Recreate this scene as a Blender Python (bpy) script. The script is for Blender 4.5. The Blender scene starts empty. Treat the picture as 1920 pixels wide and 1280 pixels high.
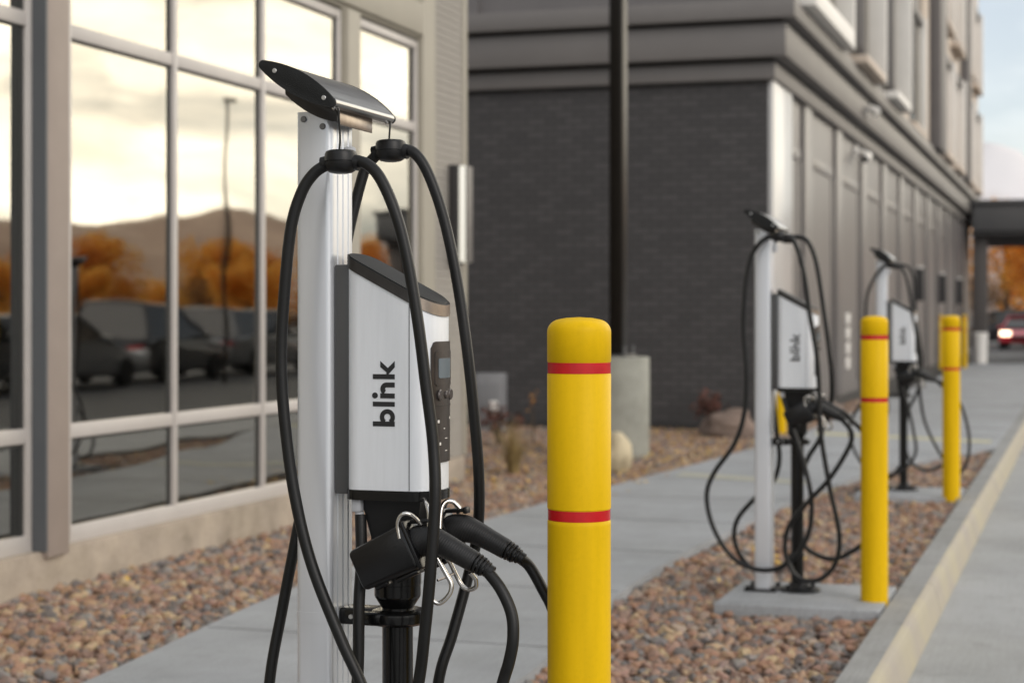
import bpy, bmesh, math, random
from mathutils import Vector, Matrix, noise
R = math.radians
random.seed(11)
D = bpy.data
SC = bpy.context.scene
COL = SC.collection

# ------------------------------------------------------------------ camera
# world axes: +x across the street (away from the lounge wall, towards the parking lot), +y along the kerb, z = 0 at kerb top
cam = D.cameras.new('camera'); camo = D.objects.new('camera', cam); COL.objects.link(camo)
camo.location = (0, 0, 1.35); camo.rotation_euler = (R(90), 0, R(17.615))
cam.sensor_width = 36; cam.lens = 63.75; cam.shift_y = -0.0262
cam.clip_start = 0.05; cam.clip_end = 9000
cam.dof.use_dof = True; cam.dof.focus_distance = 3.56; cam.dof.aperture_fstop = 4.2
SC.camera = camo

# ------------------------------------------------------------------ world and sun
SUN_AZ, SUN_EL = R(127), R(30)        # azimuth clockwise from +y
w = D.worlds.new('World'); SC.world = w; w.use_nodes = True
nt = w.node_tree; N = nt.nodes; L = nt.links; N.clear()
out = N.new('ShaderNodeOutputWorld')
sky = N.new('ShaderNodeTexSky'); sky.sky_type = 'NISHITA'; sky.sun_disc = False
sky.sun_elevation = SUN_EL; sky.sun_rotation = SUN_AZ
bg1 = N.new('ShaderNodeBackground'); bg1.inputs['Strength'].default_value = 0.12
hs = N.new('ShaderNodeHueSaturation'); hs.inputs['Saturation'].default_value = 0.45; L.new(sky.outputs[0], hs.inputs['Color']); L.new(hs.outputs[0], bg1.inputs['Color'])
tc = N.new('ShaderNodeTexCoord'); mp = N.new('ShaderNodeMapping'); mp.inputs['Scale'].default_value = (1.0, 1.0, 3.2)
mp.inputs['Location'].default_value = (0.35, 0.1, 0.2)
L.new(tc.outputs['Generated'], mp.inputs['Vector'])
nz = N.new('ShaderNodeTexNoise'); nz.inputs['Scale'].default_value = 2.6; nz.inputs['Detail'].default_value = 7; nz.inputs['Roughness'].default_value = 0.56
nz.inputs['Distortion'].default_value = 0.4
L.new(mp.outputs[0], nz.inputs['Vector'])
rp = N.new('ShaderNodeValToRGB'); rp.color_ramp.elements[0].position = 0.40; rp.color_ramp.elements[1].position = 0.56
L.new(nz.outputs['Fac'], rp.inputs['Fac'])
nz2 = N.new('ShaderNodeTexNoise'); nz2.inputs['Scale'].default_value = 1.7; nz2.inputs['Detail'].default_value = 4
L.new(mp.outputs[0], nz2.inputs['Vector'])
cr = N.new('ShaderNodeValToRGB'); e = cr.color_ramp.elements
e[0].position = 0.38; e[0].color = (0.60, 0.68, 0.76, 1); e[1].position = 0.60; e[1].color = (1.0, 0.97, 0.93, 1)
L.new(nz2.outputs['Fac'], cr.inputs['Fac'])
bg2 = N.new('ShaderNodeBackground')
# clouds are brighter and more golden towards the low sun, ahead and to the right
dt = N.new('ShaderNodeVectorMath'); dt.operation = 'DOT_PRODUCT'; dt.inputs[1].default_value = (0.60, 0.78, 0.17)
L.new(tc.outputs['Generated'], dt.inputs[0])
gl = N.new('ShaderNodeMapRange'); gl.interpolation_type = 'SMOOTHSTEP'; gl.inputs['From Min'].default_value = 0.70; gl.inputs['From Max'].default_value = 1.0
L.new(dt.outputs['Value'], gl.inputs['Value'])
st = N.new('ShaderNodeMath'); st.operation = 'MULTIPLY_ADD'; st.inputs[1].default_value = 2.7; st.inputs[2].default_value = 1.12
L.new(gl.outputs[0], st.inputs[0])
nz3 = N.new('ShaderNodeTexNoise'); nz3.inputs['Scale'].default_value = 5.5; nz3.inputs['Detail'].default_value = 6; nz3.inputs['Roughness'].default_value = 0.6
nz3.inputs['Distortion'].default_value = 0.6; L.new(mp.outputs[0], nz3.inputs['Vector'])
mr3 = N.new('ShaderNodeMapRange'); mr3.inputs['From Min'].default_value = 0.35; mr3.inputs['From Max'].default_value = 0.62; mr3.inputs['To Min'].default_value = 0.66; mr3.inputs['To Max'].default_value = 1.05
L.new(nz3.outputs['Fac'], mr3.inputs['Value'])
mu3 = N.new('ShaderNodeMath'); mu3.operation = 'MULTIPLY'; L.new(st.outputs[0], mu3.inputs[0]); L.new(mr3.outputs[0], mu3.inputs[1]); L.new(mu3.outputs[0], bg2.inputs['Strength'])
wm = N.new('ShaderNodeMix'); wm.data_type = 'RGBA'; wm.inputs[7].default_value = (1.0, 0.90, 0.72, 1)
L.new(gl.outputs[0], wm.inputs[0]); L.new(cr.outputs[0], wm.inputs[6]); L.new(wm.outputs[2], bg2.inputs['Color'])
mx = N.new('ShaderNodeMixShader')
# a clearing in the clouds over the mountain at the end of the street
d2 = N.new('ShaderNodeVectorMath'); d2.operation = 'DOT_PRODUCT'; d2.inputs[1].default_value = (-0.03, 0.996, 0.085)
L.new(tc.outputs['Generated'], d2.inputs[0])
cl = N.new('ShaderNodeMapRange'); cl.interpolation_type = 'SMOOTHSTEP'; cl.inputs['From Min'].default_value = 0.975; cl.inputs['From Max'].default_value = 0.998
cl.inputs['To Min'].default_value = 1.0; cl.inputs['To Max'].default_value = 0.25
L.new(d2.outputs['Value'], cl.inputs['Value'])
mc = N.new('ShaderNodeMath'); mc.operation = 'MULTIPLY'; L.new(rp.outputs[0], mc.inputs[0]); L.new(cl.outputs[0], mc.inputs[1])
L.new(mc.outputs[0], mx.inputs[0]); L.new(bg1.outputs[0], mx.inputs[1]); L.new(bg2.outputs[0], mx.inputs[2])
L.new(mx.outputs[0], out.inputs['Surface'])

sun = D.lights.new('sun', 'SUN'); sun.energy = 0.95; sun.angle = R(38); sun.color = (1.0, 0.92, 0.84)
suno = D.objects.new('sun', sun); COL.objects.link(suno)
sd = Vector((math.sin(SUN_AZ) * math.cos(SUN_EL), math.cos(SUN_AZ) * math.cos(SUN_EL), math.sin(SUN_EL)))
suno.rotation_euler = sd.to_track_quat('Z', 'Y').to_euler(); suno.location = (20, 10, 30)

SC.view_settings.view_transform = 'Standard'; SC.view_settings.look = 'None'
SC.view_settings.exposure = 0.30; SC.view_settings.gamma = 1.0
SC.render.engine = 'CYCLES'
SC.cycles.use_denoising = True
SC.cycles.max_bounces = 8; SC.cycles.transparent_max_bounces = 12
SC.cycles.sample_clamp_indirect = 6

# ------------------------------------------------------------------ helpers
def link(o, parent=None):
    COL.objects.link(o)
    if parent is not None: o.parent = parent
    return o
def tag(o, label=None, cat=None, group=None, kind=None):
    for k, v in (('label', label), ('category', cat), ('group', group), ('kind', kind)):
        if v: o[k] = v
    return o
def thing(name, label, cat, loc=(0, 0, 0), rz=0, group=None):
    o = D.objects.new(name, None); o.location = loc; o.rotation_euler = (0, 0, rz)
    o.empty_display_size = 0.2
    link(o); return tag(o, label, cat, group)
def copy_tree(o, parent=None):
    c = o.copy(); COL.objects.link(c); c.parent = parent
    for ch in list(o.children): copy_tree(ch, c)
    return c

def catmull(pts, n=8):
    P = [Vector(p) for p in pts]; P = [2 * P[0] - P[1]] + P + [2 * P[-1] - P[-2]]
    o = []
    for i in range(1, len(P) - 2):
        a, b, c, d = P[i - 1:i + 3]
        for k in range(n):
            t = k / n
            o.append(0.5 * ((2 * b) + (c - a) * t + (2 * a - 5 * b + 4 * c - d) * t * t + (3 * b - a - 3 * c + d) * t ** 3))
    o.append(P[-2]); return o

class MB:
    def __init__(s): s.bm = bmesh.new(); s.mi = 0
    def face(s, vs):
        try:
            f = s.bm.faces.new(vs); f.material_index = s.mi; return f
        except ValueError: return None
    def box(s, x0, x1, y0, y1, z0, z1, bev=0, seg=2, mtx=None):
        v = [s.bm.verts.new((x, y, z)) for z in (z0, z1) for x, y in ((x0, y0), (x1, y0), (x1, y1), (x0, y1))]
        fs = [s.face([v[i] for i in q]) for q in ((3, 2, 1, 0), (4, 5, 6, 7), (0, 1, 5, 4), (1, 2, 6, 5), (2, 3, 7, 6), (3, 0, 4, 7))]
        if mtx is not None:
            for q in v: q.co = mtx @ q.co
        if bev:
            es = {e for f in fs for e in f.edges}
            bmesh.ops.bevel(s.bm, geom=list(es), offset=bev, segments=seg, profile=0.5, affect='EDGES')
        return s
    def prism(s, poly, a0, a1, axis='z', bev=0, seg=2):
        def co(p, a):
            return {'z': (p[0], p[1], a), 'y': (p[0], a, p[1]), 'x': (a, p[0], p[1])}[axis]
        A = [s.bm.verts.new(co(p, a0)) for p in poly]; B = [s.bm.verts.new(co(p, a1)) for p in poly]
        n = len(poly); f0 = s.face(A[::-1]); f1 = s.face(B)
        for i in range(n): s.face([A[i], A[(i + 1) % n], B[(i + 1) % n], B[i]])
        if bev:
            es = set(f0.edges) | set(f1.edges)
            bmesh.ops.bevel(s.bm, geom=list(es), offset=bev, segments=seg, profile=0.5, affect='EDGES')
        return s
    def lathe(s, prof, n=32, c=(0, 0, 0), mtx=None):
        rings = []
        for r, z in prof:
            if r < 1e-6: rings.append([s.bm.verts.new((c[0], c[1], c[2] + z))])
            else: rings.append([s.bm.verts.new((c[0] + r * math.cos(2 * math.pi * k / n), c[1] + r * math.sin(2 * math.pi * k / n), c[2] + z)) for k in range(n)])
        for a, b in zip(rings, rings[1:]):
            for k in range(n):
                k2 = (k + 1) % n
                if len(a) == 1 and len(b) == 1: continue
                if len(a) == 1: s.face([a[0], b[k2], b[k]])
                elif len(b) == 1: s.face([a[k], a[k2], b[0]])
                else: s.face([a[k], a[k2], b[k2], b[k]])
        for rg, rev in ((rings[0], True), (rings[-1], False)):
            if len(rg) > 1: s.face(rg[::-1] if rev else rg)
        if mtx is not None:
            for rg in rings:
                for v in rg: v.co = mtx @ v.co
        return s
    def cyl(s, p0, p1, r0, r1=None, n=24, bev=0):
        p0, p1 = Vector(p0), Vector(p1); d = p1 - p0; h = d.length
        m = Matrix.Translation(p0) @ d.to_track_quat('Z', 'Y').to_matrix().to_4x4()
        r1 = r0 if r1 is None else r1
        pr = [(r0, 0), (r1, h)] if not bev else [(r0 - bev, 0), (r0, bev), (r1, h - bev), (r1 - bev, h)]
        return s.lathe(pr, n, mtx=m)
    def tube(s, pts, r, n=12, smooth=8):
        P = catmull(pts, smooth) if smooth else [Vector(p) for p in pts]
        rs = r if isinstance(r, (list, tuple)) else None
        m = len(P); ring0 = None; up = None
        rings = []
        for i, p in enumerate(P):
            d = (P[min(i + 1, m - 1)] - P[max(i - 1, 0)]).normalized()
            if up is None:
                up = Vector((0, 0, 1)) if abs(d.z) < 0.9 else Vector((0, 1, 0))
            a = d.cross(up); a = a.normalized() if a.length > 1e-6 else Vector((1, 0, 0)); up = a.cross(d).normalized()
            if rs:
                t = i / (m - 1) * (len(rs) - 1); k = min(int(t), len(rs) - 2); rr = rs[k] + (rs[k + 1] - rs[k]) * (t - k)
            else: rr = r
            rings.append([s.bm.verts.new(p + (a * math.cos(2 * math.pi * k / n) + up * math.sin(2 * math.pi * k / n)) * rr) for k in range(n)])
        for a, b in zip(rings, rings[1:]):
            for k in range(n): s.face([a[k], a[(k + 1) % n], b[(k + 1) % n], b[k]])
        s.face(rings[0][::-1]); s.face(rings[-1]); return s
    def build(s, name, mat, parent=None, loc=None, ang=38):
        bm = s.bm
        bmesh.ops.recalc_face_normals(bm, faces=bm.faces)
        lim = R(ang)
        for f in bm.faces: f.smooth = True
        for e in bm.edges:
            if len(e.link_faces) == 2 and e.calc_face_angle(0) > lim: e.smooth = False
        me = D.meshes.new(name); bm.to_mesh(me); bm.free()
        for m in (mat if isinstance(mat, (list, tuple)) else [mat]): me.materials.append(m)
        o = D.objects.new(name, me)
        if loc is not None: o.location = loc
        return link(o, parent)

# ------------------------------------------------------------------ materials
def mat(name, base, rough=0.5, metal=0.0, var=0.0, vscale=8.0, vstretch=(1, 1, 1), bump=0.0, bscale=60.0, spec=0.5, coat=0.0, rvar=0.0, col2=None, dirt=None):
    m = D.materials.new(name); m.use_nodes = True; nt = m.node_tree; N = nt.nodes; L = nt.links
    b = N['Principled BSDF']
    b.inputs['Base Color'].default_value = (*base, 1); b.inputs['Roughness'].default_value = rough; b.inputs['Metallic'].default_value = metal
    b.inputs['Specular IOR Level'].default_value = spec; b.inputs['Coat Weight'].default_value = coat; b.inputs['Coat Roughness'].default_value = 0.15
    tc = N.new('ShaderNodeTexCoord')
    if var or rvar:
        mp = N.new('ShaderNodeMapping'); mp.inputs['Scale'].default_value = vstretch
        L.new(tc.outputs['Object'], mp.inputs['Vector'])
        nz = N.new('ShaderNodeTexNoise'); nz.inputs['Scale'].default_value = vscale; nz.inputs['Detail'].default_value = 6; nz.inputs['Roughness'].default_value = 0.6
        L.new(mp.outputs[0], nz.inputs['Vector'])
        rp = N.new('ShaderNodeValToRGB'); e = rp.color_ramp.elements
        e[0].position = 0.3; e[1].position = 0.7
        c2 = col2 or tuple(c * (1 - var) for c in base)
        e[0].color = (*c2, 1); e[1].color = (*(tuple(min(1, c * (1 + var * 0.6)) for c in base) if not col2 else base), 1)
        L.new(nz.outputs['Fac'], rp.inputs['Fac'])
        if var: L.new(rp.outputs[0], b.inputs['Base Color'])
        if rvar:
            mr = N.new('ShaderNodeMapRange'); mr.inputs['To Min'].default_value = rough - rvar; mr.inputs['To Max'].default_value = rough + rvar
            L.new(nz.outputs['Fac'], mr.inputs['Value']); L.new(mr.outputs[0], b.inputs['Roughness'])
    if bump:
        n2 = N.new('ShaderNodeTexNoise'); n2.inputs['Scale'].default_value = bscale; n2.inputs['Detail'].default_value = 5
        L.new(tc.outputs['Object'], n2.inputs['Vector'])
        bp = N.new('ShaderNodeBump'); bp.inputs['Strength'].default_value = bump; bp.inputs['Distance'].default_value = 0.01
        L.new(n2.outputs['Fac'], bp.inputs['Height']); L.new(bp.outputs[0], b.inputs['Normal'])
    return m
def emis(name, col, s):
    m = mat(name, (0.8, 0.8, 0.8), 0.4); b = m.node_tree.nodes['Principled BSDF']
    b.inputs['Emission Color'].default_value = (*col, 1); b.inputs['Emission Strength'].default_value = s; return m

M_alu = mat('brushed_aluminium', (0.71, 0.73, 0.765), 0.32, 0.5, var=0.02, vscale=22, vstretch=(4, 4, 0.1), rvar=0.02)
M_alu_head = mat('brushed_aluminium_across', (0.36, 0.36, 0.36), 0.30, 0.95, var=0.25, vscale=30, vstretch=(9, 0.2, 9), rvar=0.06)
M_shell = mat('silver_shell', (0.80, 0.825, 0.86), 0.42, 0.25, var=0.04, vscale=24, vstretch=(4, 4, 0.3), bump=0.02, bscale=300)
M_blackplastic = mat('black_plastic', (0.009, 0.009, 0.0095), 0.38, spec=0.35, var=0.25, vscale=20, bump=0.05, bscale=500)
M_blackgloss = mat('black_gloss_metal', (0.005, 0.005, 0.005), 0.2, spec=0.4, bump=0.03, bscale=60)
M_blackgrain = mat('black_grained_plate', (0.013, 0.014, 0.0145), 0.5, spec=0.35, bump=0.25, bscale=420, var=0.3, vscale=25)
M_bronze = mat('dark_bronze_metal', (0.055, 0.052, 0.05), 0.34, 0.6, var=0.2, vscale=20)
M_bronze_warm = mat('warm_reflection_bronze', (0.34, 0.285, 0.24), 0.32, 0.9, var=0.15, vscale=40)
M_panel = mat('bronze_panel_plastic', (0.055, 0.047, 0.044), 0.34, 0.35, var=0.3, vscale=30)
M_paneldark = mat('panel_recess', (0.03, 0.028, 0.027), 0.35)
M_lcd = mat('grey_display_glass', (0.16, 0.19, 0.21), 0.12)
M_rubber = mat('cable_rubber', (0.0075, 0.0075, 0.0075), 0.42, spec=0.35, var=0.3, vscale=12, bump=0.03, bscale=200)
M_logo = mat('logo_ink', (0.014, 0.014, 0.015), 0.5)
M_steel = mat('stainless_wire', (0.62, 0.60, 0.57), 0.2, 1.0)
M_screw = mat('screw_steel', (0.6, 0.6, 0.6), 0.3, 1.0)
M_gland = mat('grey_gland', (0.45, 0.46, 0.48), 0.45)
M_seam = mat('panel_seam', (0.08, 0.08, 0.085), 0.6)
M_yellow = mat('yellow_sleeve', (0.74, 0.458, 0.005), 0.45, spec=0.10, var=0.07, vscale=5, vstretch=(6, 6, 0.5), bump=0.012, bscale=50, rvar=0.05)
M_red = mat('red_reflective_tape', (0.52, 0.008, 0.012), 0.25, var=0.15, vscale=30)
M_conc = mat('sidewalk_concrete', (0.345, 0.356, 0.374), 0.82, var=0.12, vscale=2.2, bump=0.12, bscale=160)
M_lot = mat('lot_concrete', (0.37, 0.375, 0.38), 0.85, var=0.12, vscale=1.6, bump=0.15, bscale=140)
M_kerb = mat('kerb_concrete', (0.31, 0.31, 0.305), 0.85, var=0.14, vscale=5, bump=0.15, bscale=120)
M_kerbface = mat('warm_lit_kerb_face', (0.41, 0.365, 0.25), 0.75, var=0.2, vscale=2.5, col2=(0.34, 0.30, 0.26), bump=0.1, bscale=90)
def concrete_detail(m, amt=0.16):
    nt = m.node_tree; N = nt.nodes; L = nt.links; b = N['Principled BSDF']; src = b.inputs['Base Color'].links[0].from_socket
    tc = N.new('ShaderNodeTexCoord')
    def layer(src, scale, lo, hi, dark, det=8, stretch=(1, 1, 1)):
        mp = N.new('ShaderNodeMapping'); mp.inputs['Scale'].default_value = stretch; L.new(tc.outputs['Object'], mp.inputs[0])
        nz = N.new('ShaderNodeTexNoise'); nz.inputs['Scale'].default_value = scale; nz.inputs['Detail'].default_value = det; nz.inputs['Roughness'].default_value = 0.65; L.new(mp.outputs[0], nz.inputs['Vector'])
        rp = N.new('ShaderNodeValToRGB'); rp.color_ramp.elements[0].position = lo; rp.color_ramp.elements[1].position = hi
        rp.color_ramp.elements[0].color = (dark, dark, dark * 0.98, 1); rp.color_ramp.elements[1].color = (1, 1, 1, 1); L.new(nz.outputs['Fac'], rp.inputs['Fac'])
        mx = N.new('ShaderNodeMix'); mx.data_type = 'RGBA'; mx.blend_type = 'MULTIPLY'; mx.inputs[0].default_value = 1
        L.new(src, mx.inputs[6]); L.new(rp.outputs[0], mx.inputs[7]); return mx.outputs[2]
    c = layer(src, 0.7, 0.36, 0.55, 1 - amt)                       # broad damp patches
    c = layer(c, 3.5, 0.30, 0.42, 1 - amt * 1.3)                   # spots and stains
    c = layer(c, 90, 0.34, 0.50, 1 - amt * 1.2, 2)                 # grit
    c = layer(c, 7, 0.40, 0.55, 1 - amt * 0.5, 3, (14, 0.35, 1))   # broom finish
    L.new(c, b.inputs['Base Color'])
M_streak = mat('sunlit_streak', (0.52, 0.48, 0.28), 0.7, var=0.2, vscale=9)
M_streak_faint = mat('faint_sunlit_streak', (0.40, 0.39, 0.32), 0.75, var=0.1, vscale=9)
M_asph = mat('ground_asphalt', (0.085, 0.085, 0.085), 0.9, var=0.2, vscale=1.2, bump=0.2, bscale=150)
M_soil = mat('bed_soil', (0.10, 0.065, 0.05), 0.95, var=0.3, vscale=20)
M_frame = mat('storefront_frame_paint', (0.50, 0.465, 0.435), 0.4, var=0.05, vscale=6)
M_pil = mat('taupe_pilaster_paint', (0.31, 0.255, 0.22), 0.55, var=0.06, vscale=6)
M_footing = mat('footing_concrete', (0.42, 0.35, 0.28), 0.85, var=0.25, vscale=3.5, bump=0.15, bscale=80)
M_greige = mat('greige_wall_paint', (0.30, 0.275, 0.22), 0.65, var=0.06, vscale=3)
M_greige2 = mat('greige_trim_paint', (0.36, 0.33, 0.27), 0.6, var=0.05, vscale=3)
M_siding = mat('coursed_cladding_paint', (0.285, 0.262, 0.232), 0.65, var=0.06, vscale=3)
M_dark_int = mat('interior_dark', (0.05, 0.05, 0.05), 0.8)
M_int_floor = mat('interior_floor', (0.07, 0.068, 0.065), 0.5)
M_taupe = mat('taupe_facade_paint', (0.140, 0.128, 0.124), 0.42, var=0.08, vscale=1.5)
M_taupe_lit = mat('bounce_lit_facade', (0.50, 0.49, 0.475), 0.28, var=0.06, vscale=1.5)
M_band = mat('cornice_paint', (0.15, 0.138, 0.13), 0.5, var=0.08, vscale=1.5)
M_gap = mat('dark_gap_and_trim', (0.03, 0.028, 0.028), 0.7)
M_upper = mat('upper_siding_paint', (0.14, 0.13, 0.128), 0.55, var=0.08, vscale=2)
M_beige = mat('beige_stucco', (0.56, 0.47, 0.385), 0.7, var=0.06, vscale=2)
M_taupe_d = mat('dark_column_paint', (0.085, 0.075, 0.07), 0.6)
M_white = mat('white_trim_paint', (0.78, 0.75, 0.70), 0.5, var=0.04, vscale=4)
M_canopy = mat('canopy_metal', (0.11, 0.11, 0.112), 0.5, var=0.08, vscale=1)
M_bark = mat('bark', (0.10, 0.075, 0.055), 0.9, var=0.3, vscale=12)
M_lamp = mat('lamp_post_bronze', (0.013, 0.0105, 0.0085), 0.33, 0.22, spec=0.4, var=0.2, vscale=6)
M_ped = mat('pedestal_concrete', (0.33, 0.325, 0.28), 0.85, var=0.2, vscale=4, bump=0.2, bscale=60)

concrete_detail(M_yellow, 0.025); concrete_detail(M_conc, 0.14); concrete_detail(M_lot, 0.13); concrete_detail(M_kerb, 0.16); concrete_detail(M_ped, 0.15); concrete_detail(M_footing, 0.12)
def brick_mat():
    m = D.materials.new('charcoal_brick'); m.use_nodes = True; nt = m.node_tree; N = nt.nodes; L = nt.links; b = N['Principled BSDF']
    tc = N.new('ShaderNodeTexCoord'); sp = N.new('ShaderNodeSeparateXYZ'); cb = N.new('ShaderNodeCombineXYZ')
    L.new(tc.outputs['Object'], sp.inputs[0]); L.new(sp.outputs['X'], cb.inputs['X']); L.new(sp.outputs['Z'], cb.inputs['Y'])
    br = N.new('ShaderNodeTexBrick'); L.new(cb.outputs[0], br.inputs['Vector'])
    br.inputs['Scale'].default_value = 1.0; br.inputs['Brick Width'].default_value = 0.24; br.inputs['Row Height'].default_value = 0.08
    br.inputs['Mortar Size'].default_value = 0.011; br.inputs['Color1'].default_value = (0.048, 0.045, 0.0445, 1); br.inputs['Color2'].default_value = (0.070, 0.065, 0.064, 1)
    br.inputs['Mortar'].default_value = (0.036, 0.034, 0.034, 1)
    L.new(br.outputs['Color'], b.inputs['Base Color']); b.inputs['Roughness'].default_value = 0.7
    bp = N.new('ShaderNodeBump'); bp.inputs['Strength'].default_value = 0.5; bp.inputs['Distance'].default_value = 0.008; bp.invert = True
    L.new(br.outputs['Fac'], bp.inputs['Height']); L.new(bp.outputs[0], b.inputs['Normal'])
    return m
M_brick = brick_mat()

def glass_mat(name, refl=0.5, tint=(0.30, 0.32, 0.31), rough=0.0):
    m = D.materials.new(name); m.use_nodes = True; nt = m.node_tree; N = nt.nodes; L = nt.links
    N.remove(N['Principled BSDF']); o = N['Material Output']
    g = N.new('ShaderNodeBsdfGlossy'); g.inputs['Roughness'].default_value = rough; g.inputs['Color'].default_value = (1.0, 0.97, 0.9, 1)
    t = N.new('ShaderNodeBsdfTransparent'); t.inputs['Color'].default_value = (*tint, 1)
    fr = N.new('ShaderNodeFresnel'); fr.inputs['IOR'].default_value = 1.5
    ad = N.new('ShaderNodeMath'); ad.operation = 'ADD'; ad.use_clamp = True; ad.inputs[1].default_value = refl
    tcn = N.new('ShaderNodeTexCoord'); nz = N.new('ShaderNodeTexNoise'); nz.inputs['Scale'].default_value = 1.1; nz.inputs['Detail'].default_value = 1
    bp = N.new('ShaderNodeBump'); bp.inputs['Strength'].default_value = 0.07; bp.inputs['Distance'].default_value = 0.05
    L.new(tcn.outputs['Object'], nz.inputs['Vector']); L.new(nz.outputs['Fac'], bp.inputs['Height']); L.new(bp.outputs[0], g.inputs['Normal'])
    x = N.new('ShaderNodeMixShader'); L.new(fr.outputs[0], ad.inputs[0]); L.new(ad.outputs[0], x.inputs[0])
    L.new(t.outputs[0], x.inputs[1]); L.new(g.outputs[0], x.inputs[2]); L.new(x.outputs[0], o.inputs['Surface'])
    return m
M_glass = glass_mat('coated_window_glass', 0.28, (0.62, 0.66, 0.64), 0.022)
M_glass2 = glass_mat('dark_window_glass', 0.06, (0.15, 0.16, 0.17), 0.06)

# ------------------------------------------------------------------ ground, paving, beds
def poly_slab(name, poly, z0, z1, m, bev=0, kind='structure'):
    mb = MB(); mb.prism(poly, z0, z1, 'z', bev=bev, seg=2)
    o = mb.build(name, m); tag(o, kind=kind); return o
mb = MB(); mb.box(-900, 900, -600, 1200, -0.9, -0.19); tag(mb.build('ground', M_asph), kind='structure')
poly_slab('parking_lot', [(-0.71, -12), (3.2, -12), (3.2, 52), (-0.71, 52)], -0.188, -0.15, M_lot)
poly_slab('parking_asphalt', [(3.205, -12), (40, -12), (40, 52), (3.205, 52)], -0.188, -0.153, M_asph)
tag(MB().box(-2.5, 40, 52.1, 140, -0.188, -0.152).build('road', M_asph), kind='structure')

right_edge = [(-1.98, -8), (-1.98, 3), (-2.0, 6.0), (-2.04, 7.0), (-2.15, 8.3), (-2.19, 9.6), (-2.13, 11.4), (-1.98, 13.8), (-1.6, 16.6), (-0.93, 19.0)]
left_edge = [(-3.35, -8), (-3.35, 3), (-3.45, 5.0), (-3.55, 6.2), (-3.74, 8.1), (-3.80, 10.5), (-3.74, 12.2), (-3.58, 14.0), (-3.25, 18.0), (-3.10, 22.0), (-3.10, 52)]
def smoothpath(p, n=5): return [(v.x, v.y) for v in catmull([(a, b, 0) for a, b in p], n)]
RE, LE = smoothpath(right_edge), smoothpath(left_edge)
walk = MB(); walk.prism(RE + [(-0.89, 19.2), (-0.89, 52)] + LE[::-1], -0.18, 0.0, 'z', bev=0.012)
tag(walk.build('sidewalk', M_conc), kind='structure')
# dark control joints scored across the walk
jt = MB()
for y in [1.0 + 1.52 * i for i in range(30)]:
    if y < 19:
        def ex(E, y):
            for (a, b), (c, d) in zip(E, E[1:]):
                if b <= y <= d: return a + (c - a) * (y - b) / max(1e-6, d - b)
            return E[-1][0]
        x0, x1 = ex(LE, y) + 0.02, ex(RE, y) - 0.02
    else: x0, x1 = -3.05, -0.93
    jt.box(x0, x1, y - 0.005, y + 0.005, -0.01, 0.0012)
tag(jt.build('sidewalk_joints', mat('joint_dark', (0.11, 0.11, 0.11), 0.9)), kind='structure')

# kerb: profile swept along y, warm light coloured into its face
kb = MB(); L0 = -12
pieces = [(y, y + 3.04) for y in [-12 + 3.05 * i for i in range(21)]]
for y0, y1 in pieces:
    kb.mi = 0
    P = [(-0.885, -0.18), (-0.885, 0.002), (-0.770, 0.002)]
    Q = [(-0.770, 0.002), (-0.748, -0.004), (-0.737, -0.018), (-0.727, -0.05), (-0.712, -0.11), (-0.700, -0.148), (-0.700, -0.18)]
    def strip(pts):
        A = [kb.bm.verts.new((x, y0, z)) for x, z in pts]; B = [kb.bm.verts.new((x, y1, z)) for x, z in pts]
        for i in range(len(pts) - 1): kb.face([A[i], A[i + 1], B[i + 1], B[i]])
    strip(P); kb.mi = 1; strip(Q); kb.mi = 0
    for y in (y0, y1): kb.face([kb.bm.verts.new((x, y, z)) for x, z in P + Q[1:]])
tag(kb.build('kerb', [M_kerb, M_kerbface]), kind='structure')
s1 = MB(); s1.prism([(-2.95, 20.55), (-0.98, 19.75), (-0.98, 20.05), (-2.95, 20.9)], 0.0, 0.004); tag(s1.build('painted_sun_streak', M_streak), kind='structure')  # streak of window-reflected sunlight, painted onto the walk
s1 = MB(); s1.prism([(-3.3, 14.9), (-2.15, 14.45), (-2.15, 14.75), (-3.3, 15.25)], 0.0, 0.004); tag(s1.build('painted_sun_streak', M_streak_faint), kind='structure')  # fainter patch of reflected sunlight, painted on as well

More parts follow.
